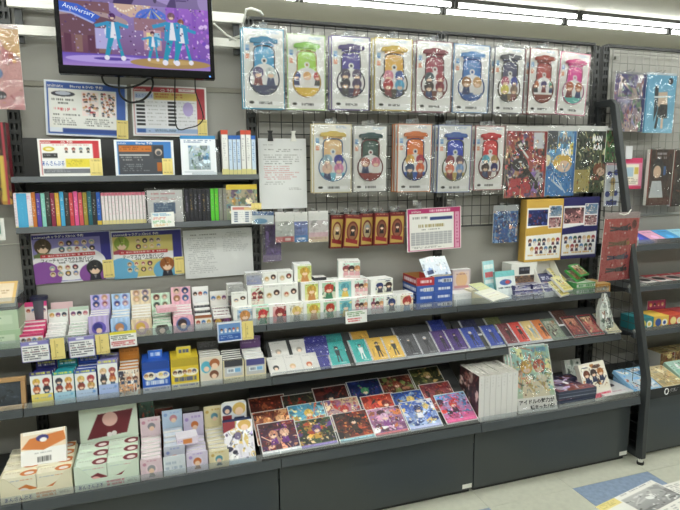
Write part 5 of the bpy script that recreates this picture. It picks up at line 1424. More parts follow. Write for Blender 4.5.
S2L = [('navy and yellow', (-0.874, -0.802, 0.764, 0.742, 0.769), '#e8d878', '#2a2a7a', ['#d8b050', '#a8382e', '#c86a40', '#2a2a3a'], '#9ab8d8'),
 ('teal', (-0.8, -0.73, 0.756, 0.741, 0.766), '#a8cfe4', '#2a9aa8', ['#3a3a48', '#d8a850', '#8a3a3a', '#c8683a'], '#7ab8d8'),
 ('royal blue', (-0.728, -0.654, 0.753, 0.747, 0.769), '#b8cdea', '#3a58b8', ['#d8b868', '#b04048', '#8a3a30', '#c8a060'], '#6a98d8'),
 ('violet and white', (-0.65, -0.58, 0.782, 0.758, 0.772), '#a8bcea', '#8a88c8', ['#d8b48a', '#b05a58', '#3a3a40', '#c87a48'], '#7a9ad8')]
for nm, px, base, band, hs, low in S2L:
    disp_px('%s display box of face packs on the middle shelf' % nm, '%s face pack on the middle shelf' % nm, px, Z2, Y2, 3, band_front(base, band, hs, low), band_h(band, band), hx(band) * .7 + .25, '#f0f0f0', band)
def orange_f(c):
    c.rect(0, 0, 1, 1, '#e8e0d8').art(['#e8dcd0', '#c88858', '#3a3a50', '#8a4030', '#e8d0b8', '#5a6a8a'], 17, 26, .03, .05, .97, .95)
    for u in (.70, .84): c.rect(u, .06, u + .03, .94, '#f4f2f0')
    face_row(c, .35, .11, ['#3a3038', '#a85a3a', '#6a3a30'], '#3a4a6a', .05, .95)
def orange_h(c, fr): c.rect(0, 0, 1, 1, '#dc9440').bars(.1, fr * .3, .9, fr * .5, 1, '#a86420', 3).bars(.4, fr * .7, .9, fr * .8, 1, '#f0d0a0', 4)
disp_px('orange display box with striped picture front on the middle shelf', 'orange pack on the middle shelf', (-0.58, -0.505, 0.736, 0.745, 0.785), Z2, Y2, 4, orange_f, orange_h, '#e09a48', '#f4d8a8', '#dc9440')
def tab_box(label, px, base, tabc, pics, zs, yf, d, tab, low, txtc):
    x0, x1, zf, zp, zh = px
    w = x1 - x0
    t = thing('tab_box', label, 'display box', ((x0 + x1) / 2, yf, zs), group='boxes with a header tab')
    c = Cv(w, zp - zs, base, 420)
    c.rect(0, .0, 1, .26, hx(base) * .82).ell(.27, .46, .22, '#f0ead8', .13).ell(.73, .46, .24, '#f0ead8', .12)
    for k, hc in enumerate(pics): c.head(.15 + .17 * k, .44, .075, hc)
    c.bars(.12, .60, .9, .74, 1, txtc, 3, 1, .95).rect(0, .80, 1, 1, low).bars(.06, .85, .94, .95, 1, '#4a5a9a', 5)
    pbox('body', w, d, zp - zs, t, mat=GLOSS, f=c, l=hx(base) * .85, r=base, t=hx(base) * .9)
    ct = Cv(w * .52, zh - zp, tabc, 420); ct.bars(.15, .3, .85, .7, 1, txtc, 2, 1, .9)
    pbox('header_tab', w * .52, .002, zh - zp + .004, t, (0, d * .4, zp - zs - .002), mat=GLOSS, f=ct)
tab_box('blue box with a blue header tab on the middle shelf', (-0.495, -0.394, 0.774, 0.756, 0.786), '#2458c0', '#3a70d0', ['#b08050', '#4a3a3a', '#e0e0e8', '#d8c070', '#7a90c8'], Z2, Y2, .11, True, '#c8cce0', '#f4f6fa')
tab_box('yellow box with a yellow header tab on the middle shelf', (-0.39, -0.286, 0.773, 0.756, 0.788), '#e4c838', '#d8c848', ['#6a4a3a', '#2a2a30', '#8a5a4a', '#c89048', '#4a4a70'], Z2, Y2, .11, True, '#ded8c0', '#3a4a8a')
def char_f(c):
    c.rect(0, 0, 1, 1, '#ded4c4').ell(.28, .35, .22, '#58b0cc', .2).ell(.66, .25, .22, '#a8623a', .16).ell(.66, .34, .14, SKIN, .1).ell(.3, .42, .12, SKIN, .09).ell(.62, .62, .2, '#7a4a34', .14).ell(.62, .68, .12, SKIN, .08).rect(.05, .82, .95, .95, '#f0ece4').frame(.04, '#e8e4da')
def char_h(c, fr): c.rect(0, 0, 1, 1, '#3a3a3c').bars(.1, fr * .15, .9, fr * .85, 4, '#7a7a80', 4)
disp_px('grey display with three-figure picture front on the middle shelf', 'grey pack right of the yellow box', (-0.282, -0.194, 0.751, 0.748, 0.779), Z2, Y2, 4, char_f, char_h, '#4a4a4c', '#9a9a9a', '#c8c4bc')
def beige_f(cc):
    def f(c): c.rect(0, 0, 1, 1, '#e4d8b4').rect(.08, .0, .92, .70, '#c4c4c8').rect(.08, 0, .92, .30, cc).rect(.2, .36, .85, .56, '#e8f0f6').bars(.25, .40, .5, .52, 1, '#3a4a68', 3, 1, .9).rect(.56, .38, .82, .54, '#7ab4e0').bars(.15, .8, .8, .88, 1, '#a89a70', 4)
    return f
disp_px('beige holder of black and white striped cards', 'black and white striped card in the left beige holder', (-0.193, -0.108, 0.727, 0.741, 0.743), Z2, Y2, 6, beige_f('#3a3a44'), None, '#e8e8e8', '#2a2a2a', '#3a3a3a', tray='#e0d4ae')
disp_px('beige holder with a purple card behind its white cards', 'white and navy card in the right beige holder', (-0.106, -0.019, 0.722, 0.737, 0.783), Z2, Y2, 5, beige_f('#4a4a88'), lambda c, fr: c.rect(0, 0, 1, 1, '#6a4a80').bars(.1, fr * .3, .9, fr * .8, 2, '#a890b8', 4), '#e4e4e8', '#2a2a3a', '#e8e8ea', tray='#e0d4ae')

# slanted rack carrying the flat packs
def rack(label, x0, x1, y0, z0, tilt, ln, zs):
    t = thing('slant_rack', label, 'rack', ((x0 + x1) / 2, 0, 0), group='slanted display racks')
    w = x1 - x0
    y1_, z1_ = y0 + ln * math.cos(tilt), z0 + ln * math.sin(tilt)
    MB().prismx([(y0, z0 - .003), (y1_, z1_ - .003), (y1_, z1_), (y0, z0)], -w / 2, w / 2).build('slope_board', DPANEL, t)
    for s in (-w / 2 + .01, 0, w / 2 - .01):
        MB().prismx([(y0 + .02, zs + .0005), (y1_, zs + .0005), (y1_, z1_ - .004), (y0 + .02, z0 - .004 + .02 * math.tan(tilt))], s - .002, s + .002).build('gusset', DPANEL, t)
    MB().box(-w / 2, y0 - .004, zs + .0005, w / 2, y0, z0 + .004).build('stop_lip', DPANEL, t)
    return t
TL2 = .60
rack('dark slanted rack under the flat packs of the middle bay, middle shelf', .005, .895, -.283, .640, TL2, .19, Z2)
rack('dark slanted rack under the flat packs of the right bay, middle shelf', .905, 1.76, -.283, .640, TL2, .19, Z2)
def rack_pack(label, x, s, w, h, base, pal, seed, hair=None, yaw=0, nrm=.008, draw=None, group='flat packs on the slanted racks'):
    """pack lying on the slope: x of its left edge, s distance up the slope"""
    y = -.283 + s * math.cos(TL2) - nrm * math.sin(TL2); z = .640 + s * math.sin(TL2) + nrm * math.cos(TL2)
    def dr(c):
        if draw: return draw(c)
        c.rect(0, 0, 1, 1, '#d8d8dc').rect(.04, .0, 1, .90, base).rect(0, .05, .10, .88, '#c8c8d0').bars(.01, .1, .09, .8, 10, '#555', seed, .5, .9)
        r = random.Random(seed)
        for k in range(5): c.line(.2 + .7 * r.random(), .1 + .7 * r.random(), .2 + .7 * r.random(), .1 + .7 * r.random(), .03, np.clip(hx(base) * (1.25 if k % 2 else .75), 0, 1))
        if hair: c.head(.55, .25, .10, hair); c.poly([(.42, .34), (.68, .34), (.64, .56), (.46, .56)], pal[0]); c.line(.5, .55, .46, .80, .04, pal[0]); c.line(.6, .55, .64, .80, .04, pal[0])
        c.bars(.5, .82, .9, .88, 1, '#f0f0f0', seed)
    o, w, h, a = leaner(label, (x, y, z, yaw, w, h, TL2), base, pal, seed, t=.006, draw=dr, group=group)
    sleeve(w * 1.05, h * 1.04, o, seed, 0, amp=.002, mat=FILM_FLAT).rotation_euler = (TL2 - math.pi / 2, 0, 0)
    ch = o.children[-1]; ch.location = (w / 2, -.004 * math.sin(TL2), .004 * math.cos(TL2))
    return o
HP = .135
def grp(label, base, pal, hair, q, seed, w=.088):
    return rack_pack(label, q[0], 0, w, HP, base, pal, seed, hair, R(1.5))
clear_d = lambda hc: (lambda c: c.rect(0, 0, 1, 1, '#d4d2d0').rect(.05, .05, .95, .95, '#dedbd8').bars(.15, .12, .6, .18, 1, '#9a9a9a', 3).ell(.42, .62, .17, hc).ell(.42, .68, .1, SKIN))
for i, (q, hc) in enumerate((((-0.004, -0.289, 0.645, 0.028, 0.071, 0.08, 0.792), '#2a2a2e'), ((0.067, -0.287, 0.645, -0.014, 0.074, 0.128, 0.287), '#d8b890'), ((0.138, -0.286, 0.645, 0.08, 0.075, 0.095, 0.643), '#c86a4a'))):
    rack_pack('clear white badge pack with %s picture, front row' % ['black-haired', 'blond', 'orange-haired'][i], q[0], 0, .072, .092, '#dcdad8', ['#dcdad8'], 200 + i, draw=clear_d(hc), yaw=R(2))
for i, x in enumerate(((0.021, 0.725)[0], (0.112, 0.724)[0])):
    rack_pack('clear white badge pack in the back row, %s' % ['left', 'right'][i], x, .085, .075, .09, '#c8c6c4', ['#c8c6c4'], 205 + i, draw=clear_d('#a8a098'), yaw=R(2), nrm=.004)
def glit(c):
    c.rect(0, 0, 1, 1, '#2f2f86'); r = random.Random(4)
    for k in range(60): c.ell(r.random(), r.random(), .012 + .018 * r.random(), ['#b8c0ec', '#4a4ab0', '#e0e4f8'][k % 3])
q = (0.226, -0.274, 0.645, 0.091, 0.077, 0.102, 0.472)
rack_pack('navy glitter pack left of the teal packs, front', .178, 0, .082, HP, '#2f2f86', [], 210, draw=glit, nrm=.004)
rack_pack('navy glitter pack behind the clear badge packs', q[0] - .06, .075, .10, .11, '#2a2a70', [], 211, draw=glit, nrm=.003, yaw=R(-6))
FL = [('teal flat pack, left one', '#2fa3a0', ['#28343c'], '#3a3a40', (0.258, -0.285, 0.645, -0.038, 0.105, 0.127, 0.667)), ('teal flat pack, right one', '#34a8a4', ['#e0e8e8'], '#2a5a60', (0.367, -0.29, 0.645, 0.092, 0.076, 0.137, 0.521)),
 ('golden yellow flat pack, left one', '#d9ae48', ['#2a2628'], '#2a2226', (0.447, -0.284, 0.645, -0.041, 0.073, 0.168, 0.315)), ('golden yellow flat pack, right one', '#deb44c', ['#3a3a3a'], '#c8b8a0', (0.525, -0.276, 0.645, 0.2, 0.091, 0.143, 0.66)),
 ('charcoal flat pack, left one', '#4a4a50', ['#2a2a2e'], '#6a6a70', (0.604, -0.28, 0.645, 0.195, 0.093, 0.135, 0.75)), ('charcoal flat pack, right one', '#55555a', ['#2a2a30'], '#c8c8d0', (0.687, -0.277, 0.645, 0.122, 0.091, 0.119, 0.741)),
 ('purple flat pack, left one', '#4a2a70', ['#20142c'], '#3a2a4a', (0.771, -0.277, 0.645, 0.138, 0.08, 0.144, 0.6)),
 ('purple flat pack, right one', '#472a78', ['#1e142c'], '#2a2038', (0.843, -0.259, 0.645, 0.075, 0.093, 0.105, 0.677)), ('blue flat pack, left one', '#2a44a4', ['#1a2038'], '#d8d0b0', (0.929, -0.277, 0.645, 0.021, 0.094, 0.13, 0.583)),
 ('blue flat pack, right one', '#2440a0', ['#202848'], '#8a98c0', (1.038, -0.252, 0.645, 0.162, 0.093, 0.132, 0.594)), ('dark red flat pack', '#6a1f2c', ['#301418'], '#3a2024', (1.129, -0.221, 0.645, -0.041, 0.073, 0.127, 0.474)),
 ('bright red flat pack', '#c8382e', ['#2a1a1a'], '#2a2020', (1.196, -0.246, 0.645, -0.065, 0.077, 0.128, 0.459)), ('cream and gold flat pack', '#cdb478', ['#8aa0b0'], '#e0d0a0', (1.263, -0.271, 0.645, 0.16, 0.088, 0.143, 0.581)),
 ('orange flat pack', '#cf7434', ['#3a2a24'], '#4a2a20', (1.329, -0.29, 0.645, 0.012, 0.081, 0.12, 0.56))]
for i, (nm, base, pal, hair, q) in enumerate(FL):
    grp(nm + ' on the slanted rack', base, pal, hair, q, 220 + i, .086 if i < 7 else .082)
# second row packs further up the slope
BK = [('golden yellow pack in the back row', '#c79a3c', (0.387, 0.743)[0]), ('teal pack in the back row', '#2a8a88', (0.261, 0.738)[0]), ('charcoal pack in the back row', '#3a3a3e', (0.595, 0.749)[0]), ('deep blue pack at the middle of the back row', '#22348c', (0.783, 0.769)[0]), ('dark navy pack in the back row', '#22244a', (0.948, 0.753)[0]), ('olive pack in the back row', '#5a5f34', (1.085, 0.75)[0]), ('dark brown pack in the back row', '#4a2a20', (1.477, 0.754)[0])]
for i, (nm, base, x) in enumerate(BK):
    rack_pack(nm + ' of the slanted rack', x, .085 + (.02 if i == 3 else 0), .086, .10, base, ['#202024'], 240 + i, None, nrm=.003)
GR = [('grey-green framed pack', '#6a7a6a', '#b8b8a8', (1.386, -0.301, 0.645, 0.034, 0.087, 0.127, 0.585)), ('red and black framed pack, left one', '#7a2028', '#c89070', (1.511, -0.283, 0.645, 0.134, 0.105, 0.141, 0.545)), ('red and black framed pack, right one', '#a03038', '#d8b890', (1.612, -0.283, 0.645, 0.118, 0.111, 0.138, 0.421)), ('cream framed pack', '#c0b898', '#d8d8c8', (1.729, -0.288, 0.645, 0.093, 0.075, 0.1, 0.534))]
for i, (nm, base, inner, q) in enumerate(GR):
    def dr(c, base=base, inner=inner, i=i): c.rect(0, 0, 1, 1, '#2a2224' if i in (1, 2) else base).frame(.09, base).art([inner, base, '#3a2a28', '#8a6a50'], 260 + i, 16, .14, .12, .86, .86)
    rack_pack(nm + ' near the right end of the rack', q[0] + (-.01 if i == 3 else 0), 0, .085, HP, base, [], 260 + i, draw=dr)
# clear bag leaning at the right end
x0, z0, x1, z1 = (1.743, 0.618, 1.876, 0.851)
t = thing('clear_bag', 'clear bag of small picture goods standing at the right end of the rack', 'bag', (1.735, -.262, Z2 + .02), (R(-14), R(6), 0))
c = Cv(.085, .19, '#c8ccc4', 420); c.art(['#d0d4cc', '#b8c0b8', '#5a6a60', '#8a5a48', '#e8ece8', '#3a3a40'], 71, 40)
def puff(P):
    u = P[..., 0] / .0425; v = (P[..., 2] - .095) / .095
    P = P.copy(); P[..., 0] *= np.where(P[..., 2] > .10, 1 - .75 * np.clip((P[..., 2] - .10) / .09, 0, 1), 1)
    P[..., 1] += np.where(P[..., 1] < .015, -1, 1) * .012 * np.clip(1 - u ** 2, 0, 1) * np.clip(1 - v ** 2, 0, 1)
    return P
F = [((-.0425, 0, .19), (.085, 0, 0), (0, 0, -.19), c.out()), ((.0425, .025, .19), (-.085, 0, 0), (0, 0, -.19), cols_of(c)), ((-.0425, .025, .19), (0, -.025, 0), (0, 0, -.19), np.tile(lin(hx('#c0c4bc')), (20, 2, 1))), ((.0425, 0, .19), (0, .025, 0), (0, 0, -.19), np.tile(lin(hx('#c0c4bc')), (20, 2, 1)))]
obj('bag_body', grids_mesh('bag_body', F, BAGGED, puff), t)
MB().tube([(.0, .01, .185), (.012, .01, .2), (.02, .01, .215), (.008, .01, .225), (-.006, .01, .21)], .004, 6).build('tied_top', CLEAR, t)

# ------------------------------------------------------------------ bottom deck, left: two trays of small boxes
def notch_panel(w, h):
    return [(-w / 2, 0), (w / 2, 0), (w / 2, h), (w * .43, h), (w * .22, h * .42), (-w * .22, h * .42), (-w * .43, h), (-w / 2, h)]
def box_tray(label, x0, x1, zf, yf, depth, col, boxcol, ink, acc, rows, tone, header=None, cname='cream'):
    w, h = x1 - x0, zf - Z3
    t = thing('goods_tray', label, 'tray', ((x0 + x1) / 2, yf, Z3), group='trays of small boxes')
    m = principled('tray_' + col, col, .5)
    MB().prism(notch_panel(w, h), 0, .002).build('front_panel', m, t)
    for s in (-1, 1): MB().prismx([(.002, 0), (depth, 0), (depth, h * 1.0), (.002, h)], s * w / 2 - (.001 if s > 0 else -.001) - .001, s * w / 2 - (.001 if s > 0 else -.001) + .001).build('side_panel', m, t)
    MB().box(-w / 2, depth, 0, w / 2, depth + .002, h * 1.0).build('rear_panel', m, t)
    MB().box(-w / 2 + .002, .002, 0, w / 2 - .002, depth, .0015).build('tray_base', m, t)
    lettering('あんさんぶる', w * .38, h * .17, ink, t, -w * .26, h * .15, bold=.02)
    cc = Cv(w * .36, h * .26, col, 420); cc.bars(.05, .05, .95, .42, 1, acc, 3, 1, .9).bars(.05, .58, .95, .95, 1, acc, 5, 1, .85)
    pbox('printed_words', w * .30, .0006, h * .22, t, (w * .12, -.0006, h * .06), f=cc)
    cc = Cv(w * .2, h * .2, col, 420); cc.bars(.05, .1, .95, .9, 3, '#8a8a80', 4, .6)
    pbox('printed_words', w * .17, .0006, h * .16, t, (w * .38, -.0006, h * .07), f=cc)
    bw = (w - .008) / 2; bd = (depth - .006) / rows
    for r in range(rows):
        for s in (0, 1):
            c = Cv(bw, h * .98, boxcol, 420)
            c.bars(.06, .06, .5, .16, 1, '#4a6ab8', r, 1, .9).bars(.55, .06, .9, .2, 2, acc, r + 1, .7).poly([(.2, .62), (.7, .36), (1, .55), (.95, .9), (.4, .9)], tone).ell(.62, .72, .2, '#e8b8b0' if header else '#e8e0dc')
            ct = Cv(bw, bd, boxcol, 420); ct.ell(.78, .55, .26, tone, .42).ell(.78, .6, .14, '#f0e4e0', .22).bars(.06, .25, .5, .5, 1, '#b0b8a8' if header else '#c8b898', r)
            o = thing('goods_box', 'small %s goods box in its tray, %s column, %s row from the front' % (cname, ['left', 'right'][s], ORD[r]), 'box', ((x0 + x1) / 2 + (s - .5) * (bw + .001), yf + .003 + r * bd, Z3 + .002 + .006 * r), group='small boxes in the trays')
            pbox('body', bw - .001, bd - .001, h * .95, o, f=c, t=ct, l=boxcol, r=boxcol)
            pbox('tuck_flap', bw * .9, .0006, .012, o, (0, -.0006, h * .95 - .012), f=np.clip(hx(boxcol) * 1.02, 0, 1))
    if header is not None:
        hc = Cv(w * .97, header - zf + .03, boxcol, 420)
        hc.poly([(.12, .72), (.32, .16), (.92, .12), (.80, .66)], '#6e2430').ell(.52, .30, .13, '#e4b8b0').ell(.5, .66, .045, '#f4f0ee').ell(.58, .64, .045, '#f4f0ee').bars(.05, .8, .4, .9, 1, '#9ab0a0', 3)
        pbox('header_card', w * .97, .002, header - Z3, t, (0, depth - .004, 0), (R(-6), 0, 0), f=None or hc_pad(hc, header - Z3, header - zf + .03, boxcol, w * .97))
    return t
def hc_pad(hc, full, part, base, w):
    c = Cv(w, full, base, 420)
    n = min(hc.a.shape[0], c.a.shape[0]); m_ = min(hc.a.shape[1], c.a.shape[1])
    c.a[:n, :m_] = hc.a[:n, :m_]
    return c
x0, x1, zf, zp, zh = (-0.965, -0.742, 0.449, 0.477, 0.489)
box_tray('cream tray of small orange-printed boxes at the left of the bottom shelf', x0, x1, zf, -.415, .19, '#ebe3c8', '#efe8d2', 'navy', '#d8884a', 4, '#cf7a3a')
bx = (-0.893, 0.427, -0.781, 0.551)
t = thing('goods_box', 'single orange and white box with a barcode lying on the cream tray', 'box', ((bx[0] + bx[2]) / 2, -.36, zf - .004), (R(-28), R(-2), 0), 'small boxes in the trays')
c = Cv(.145, .125, '#f0efec', 420); c.rect(0, 0, 1, .5, '#ecd9c0').poly([(.02, .45), (.2, .2), (.95, .1), (1, .35), (.5, .55)], '#cf7a3a').ell(.48, .22, .14, '#3a3a80', .09).ell(.5, .27, .08, '#f4f0ee', .06)
r_ = random.Random(3)
for k in range(22): c.rect(.36 + .014 * k, .72, .36 + .014 * k + .006 + .004 * r_.random(), .86, '#444')
c.bars(.3, .6, .7, .66, 1, '#999', 3)
pbox('body', .145, .03, .125, t, f=c, l='#e0d8c8', t='#efe8d8'); pbox('tuck_flap', .13, .0006, .012, t, (0, -.0006, .113), f='#f2ece0')
x0, x1, zf, zp, zh = (-0.735, -0.521, 0.448, 0.435, 0.582)
box_tray('mint green tray of maroon-printed boxes with a tall picture header', x0, x1, zf, -.415, .17, '#d6e4d4', '#dceada', 'navy', '#c85a6a', 3, '#7a2a34', zh, cname='mint')

# card displays on the deck
YD = -.412
def single_f(base, hair, acc):
    def f(c): c.rect(0, 0, 1, 1, base).bars(.3, .08, .8, .2, 1, acc, 3).ell(.5, .52, .26, np.clip(hx(base) * 1.06, 0, 1)).ell(.5, .48, .18, hair).ell(.5, .58, .12, SKIN).ell(.2, .25, .08, acc).poly([(.36, .86), (.42, .7), (.6, .7), (.66, .86)], hx(hair) * .6)
    return f
def single_h(base, hair, acc):
    def f(c, fr): c.rect(0, 0, 1, 1, base).bars(.4, fr * .15, .9, fr * .35, 1, acc, 3).ell(.55, fr * .55, .18, hair).ell(.56, fr * .68, .12, SKIN).ell(.18, fr * .3, .09, acc)
    return f
disp_px('pale pink card display on the bottom shelf beside the mint tray', 'pale pink card pack on the bottom shelf', (-0.517, -0.44, 0.434, 0.45, 0.519), Z3, YD, 7, single_f('#e4ccd6', '#9a9aa0', '#c88aa0'), single_h('#e8d4dc', '#8a8a94', '#d090a8'), '#ecd8e0', '#c890a8', '#ecdce2', depth=.17)
disp_px('pale blue card display with a white label on its front', 'pale blue card pack on the bottom shelf', (-0.434, -0.356, 0.457, 0.473, 0.538), Z3, -.385, 4, single_f('#c8ccdc', '#d8a0a0', '#8a9ad0'), single_h('#bcd0e8', '#d0909a', '#8aa8d8'), '#d4dcec', '#9ab0d0', '#d8e0ee', depth=.14)
bx = (-0.436, 0.378, -0.358, 0.431); c = Cv(bx[2] - bx[0], bx[3] - bx[1], '#dfe6ee', 420); c.bars(.1, .3, .9, .8, 2, '#a8b8cc', 3)
sheet('white_label', 'white label card in front of the pale blue card display', 'label', (bx[0], Z3, bx[2], bx[3]), -.41, c, 0)
disp_px('lilac card display with orange-haired figure on the bottom shelf', 'lilac card pack on the bottom shelf', (-0.355, -0.275, 0.432, 0.425, 0.518), Z3, YD, 5, single_f('#d8cfe4', '#c8703a', '#a890d0'), single_h('#d4cce6', '#d07a40', '#a890d0'), '#dcd4ea', '#a898c8', '#e0d8ec', depth=.16)
disp_px('pale yellow card display with blue-haired figure on the bottom shelf', 'pale yellow card pack on the bottom shelf', (-0.273, -0.197, 0.424, 0.449, 0.53), Z3, YD, 7, single_f('#e4d8b0', '#5a9ab0', '#d0b060'), single_h('#e6dab0', '#6aa0b8', '#d0b060'), '#ece4c8', '#c8b070', '#ece4c8', depth=.17)
bx = (-0.384, 0.442, -0.306, 0.499)
c = Cv(.085, .03, '#e8dcec', 420); c.rect(.3, .2, .7, .8, '#d8884a').bars(.05, .3, .28, .6, 1, '#a890c8', 3)
carton('small lilac box lying across the blue and lilac card displays', bx[0], bx[2], bx[1] + .004, .03, -.37, .06, c, '#ece4f0', '#dcd0e4', 'loose boxes on the displays', 4, lid='#ece6f0')
for i, (bx, col) in enumerate((((-0.519, 0.481, -0.463, 0.573), '#4a6a5a'), ((-0.46, 0.466, -0.391, 0.534), '#5a2a20'), ((-0.359, 0.468, -0.288, 0.506), '#4a424c'))):
    o = pbox('card_box', bx[2] - bx[0], .04, bx[3] - Z3, None, ((bx[0] + bx[2]) / 2, -.20, Z3), f=Cv(bx[2] - bx[0], bx[3] - Z3, col).art([col, '#3a3a3a', '#8a7a60', '#a84a3a'], 70 + i, 10, .1, .05, .9, .4), t='#8a8a80', l=col)
    tag(o, 'dim %s card box at the back of the bottom shelf' % ['green', 'brown', 'grey'][i], 'box', 'card boxes at the back')
# white picture panel with rounded top card
x0, x1, zf, zp, zh = (-0.203, -0.075, 0.494, 0.445, 0.558)
t = thing('picture_stand', 'white picture stand with rounded top card left of the prints', 'display', ((x0 + x1) / 2 - .012, -.412, Z3))
w_ = .115
c = Cv(w_, .16, '#eceaf0', 420); c.art(['#f0eef4', '#e4e0ec', '#3a3a50', '#c8b070', '#9a8ab8', '#f4f2f6'], 88, 30); c.poly([(0, 0), (.42, 0), (.4, .16), (0, .26)], '#8a2a34').ell(.72, .12, .22, '#d8b060', .12).ell(.72, .18, .12, SKIN, .07).rect(0, .9, 1, 1, '#9ab0c0')
pbox('slope_front', w_, .004, .16, t, (0, 0, .002), (R(-32), 0, 0), f=c)
MB().prismx([(.008, .001), (.128, .001), (.128, .128), (.087, .128)], -w_ / 2 + .003, w_ / 2 - .003).build('wedge', principled('navy_board', '#26365c', .5), t)
hh = zh - Z3
pts = [(-.05, 0), (.05, 0), (.05, hh - .014), (.046, hh - .004), (.036, hh), (-.036, hh), (-.046, hh - .004), (-.05, hh - .014)]
hd = MB().prism(pts, .1305, .1325).build('top_card', WHITEM, t, (-.006, 0, 0))
c = Cv(.092, .085, '#dfe2e8', 420); c.ell(.72, .35, .28, '#d8b464', .3).ell(.72, .48, .17, SKIN, .2).poly([(.4, 1), (.52, .74), (.92, .74), (1, 1)], '#26304e').ell(.22, .35, .2, '#3a4468', .22).ell(.22, .42, .1, SKIN, .11).rect(.0, .62, .4, .9, '#8a3038')
pbox('top_picture', .092, .0006, .085, hd, (0, .1298, hh - .09), f=c)

# ------------------------------------------------------------------ prints on the long slope of the deck
TL3 = .575
rack('long dark slanted board under the picture prints of the bottom shelf', -.075, .895, -.424, .362, TL3, .385, Z3)
def deck_print(label, X, s, pal, seed, strip, nrm, w=.157, h=.152, yaw=.02, heads=1, art=None):
    y = -.424 + s * math.cos(TL3) - nrm * math.sin(TL3); z = .362 + s * math.sin(TL3) + nrm * math.cos(TL3)
    def dr(c):
        c.rect(0, 0, 1, 1, '#e9e7e4')
        c.art(pal, seed, 34, .03, .03, .97, .86 if strip else .97)
        r = random.Random(seed)
        for k in range(heads):
            u = .5 + (k - (heads - 1) / 2) * .34 + .1 * (r.random() - .5)
            c.head(u, .30 + .12 * r.random(), .12, pal[2 + k % 2], pal[4 % len(pal)])
        c.fine(pal, seed + 7, 70, .03, .03, .97, .86 if strip else .97)
        if strip: c.rect(.03, .87, .97, .97, strip).bars(.1, .89, .9, .95, 1, np.clip(hx(strip) * 1.25, 0, 1), seed)
    return leaner(label, (X, y, z, yaw, w, h, TL3), '#e9e7e4', pal, seed, t=.003, draw=dr, name='picture_print', cat='print', group='picture prints on the slope', mat=GLOSS, hm=h, wm=w)
FRONT = [((-0.069, 0.145), ['#4a2028', '#3a1e4a', '#c88a70', '#d8a890', '#6a2a80', '#8a2a28', '#2a1620'], '#d8dade', 'dark purple and red', 2), ((0.084, 0.132), ['#3a4a34', '#1e2420', '#5a3a7a', '#a8442a', '#c89a40', '#6a8a48', '#d8c090'], '#8a7ab8', 'green and amber', 1),
 ((0.247, 0.138), ['#241a1c', '#7a2a1c', '#1e1416', '#c8502a', '#3a2a24', '#d88a4a', '#5a2420'], '#8ab4c0', 'black and flame orange', 1), ((0.401, 0.134), ['#c890b0', '#6a3a68', '#d8b0cc', '#f0dce8', '#8a4a90', '#4a2a3a', '#c07040'], '#b8606a', 'pink and violet', 1),
 ((0.561, 0.145), ['#3a58b0', '#a8bce4', '#22306a', '#dce6f6', '#e8e8f4', '#5a7ad0', '#e0c070'], '#a8b0dc', 'blue and white', 1), ((0.736, 0.162), ['#7ab8e0', '#e0609a', '#d0403a', '#e87aa8', '#4a2a40', '#f0a8c8', '#5a90d0'], '#e05a92', 'hot pink and sky blue', 1)]
MID = [((-0.08, 0.21), ['#6a3020', '#a8502e', '#c8804a', '#d8a070', '#3a1c18', '#8a3a2a'], None, 'brown and copper', 2), ((0.07, 0.218), ['#5aa0c0', '#8ac4d8', '#d8b050', '#e8d8a0', '#d86a4a', '#3a7a9a'], None, 'turquoise with blond hair', 1),
 ((0.23, 0.219), ['#d8b890', '#7a5a9a', '#b03a34', '#e8d0b0', '#a86a80', '#5a3a58'], None, 'cream and purple', 1), ((0.398, 0.212), ['#a8382a', '#d8683a', '#c83a30', '#7a2018', '#3a1a18', '#e8a070'], None, 'scarlet', 2),
 ((0.541, 0.208), ['#22489a', '#122858', '#d8b868', '#4a78c8', '#1a2a50', '#8aa8d8'], None, 'deep blue with blond hair', 1), ((0.689, 0.231), ['#7a3a48', '#b85a4a', '#6a3a28', '#d8b0a0', '#3a2030', '#a03a40'], None, 'rosy brown', 1)]
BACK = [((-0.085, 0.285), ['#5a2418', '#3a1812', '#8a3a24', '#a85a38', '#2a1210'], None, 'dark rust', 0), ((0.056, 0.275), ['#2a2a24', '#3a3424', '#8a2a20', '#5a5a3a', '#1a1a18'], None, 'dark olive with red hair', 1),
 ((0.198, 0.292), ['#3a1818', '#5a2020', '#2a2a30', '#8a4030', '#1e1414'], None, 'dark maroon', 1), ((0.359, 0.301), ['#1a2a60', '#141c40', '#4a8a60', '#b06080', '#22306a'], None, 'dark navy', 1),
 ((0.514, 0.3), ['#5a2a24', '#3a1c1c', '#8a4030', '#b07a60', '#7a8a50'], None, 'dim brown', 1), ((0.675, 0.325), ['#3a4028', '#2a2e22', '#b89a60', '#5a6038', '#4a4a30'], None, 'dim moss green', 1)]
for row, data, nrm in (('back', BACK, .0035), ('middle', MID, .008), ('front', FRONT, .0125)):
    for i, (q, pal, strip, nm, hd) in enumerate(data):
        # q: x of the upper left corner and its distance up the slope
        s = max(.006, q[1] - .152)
        deck_print('%s picture print in the %s row of the slope' % (nm, row), q[0], s, pal, 300 + i + 10 * len(row), strip, nrm, heads=hd, h=.152 if row != 'front' else min(.152, max(.13, q[1])))

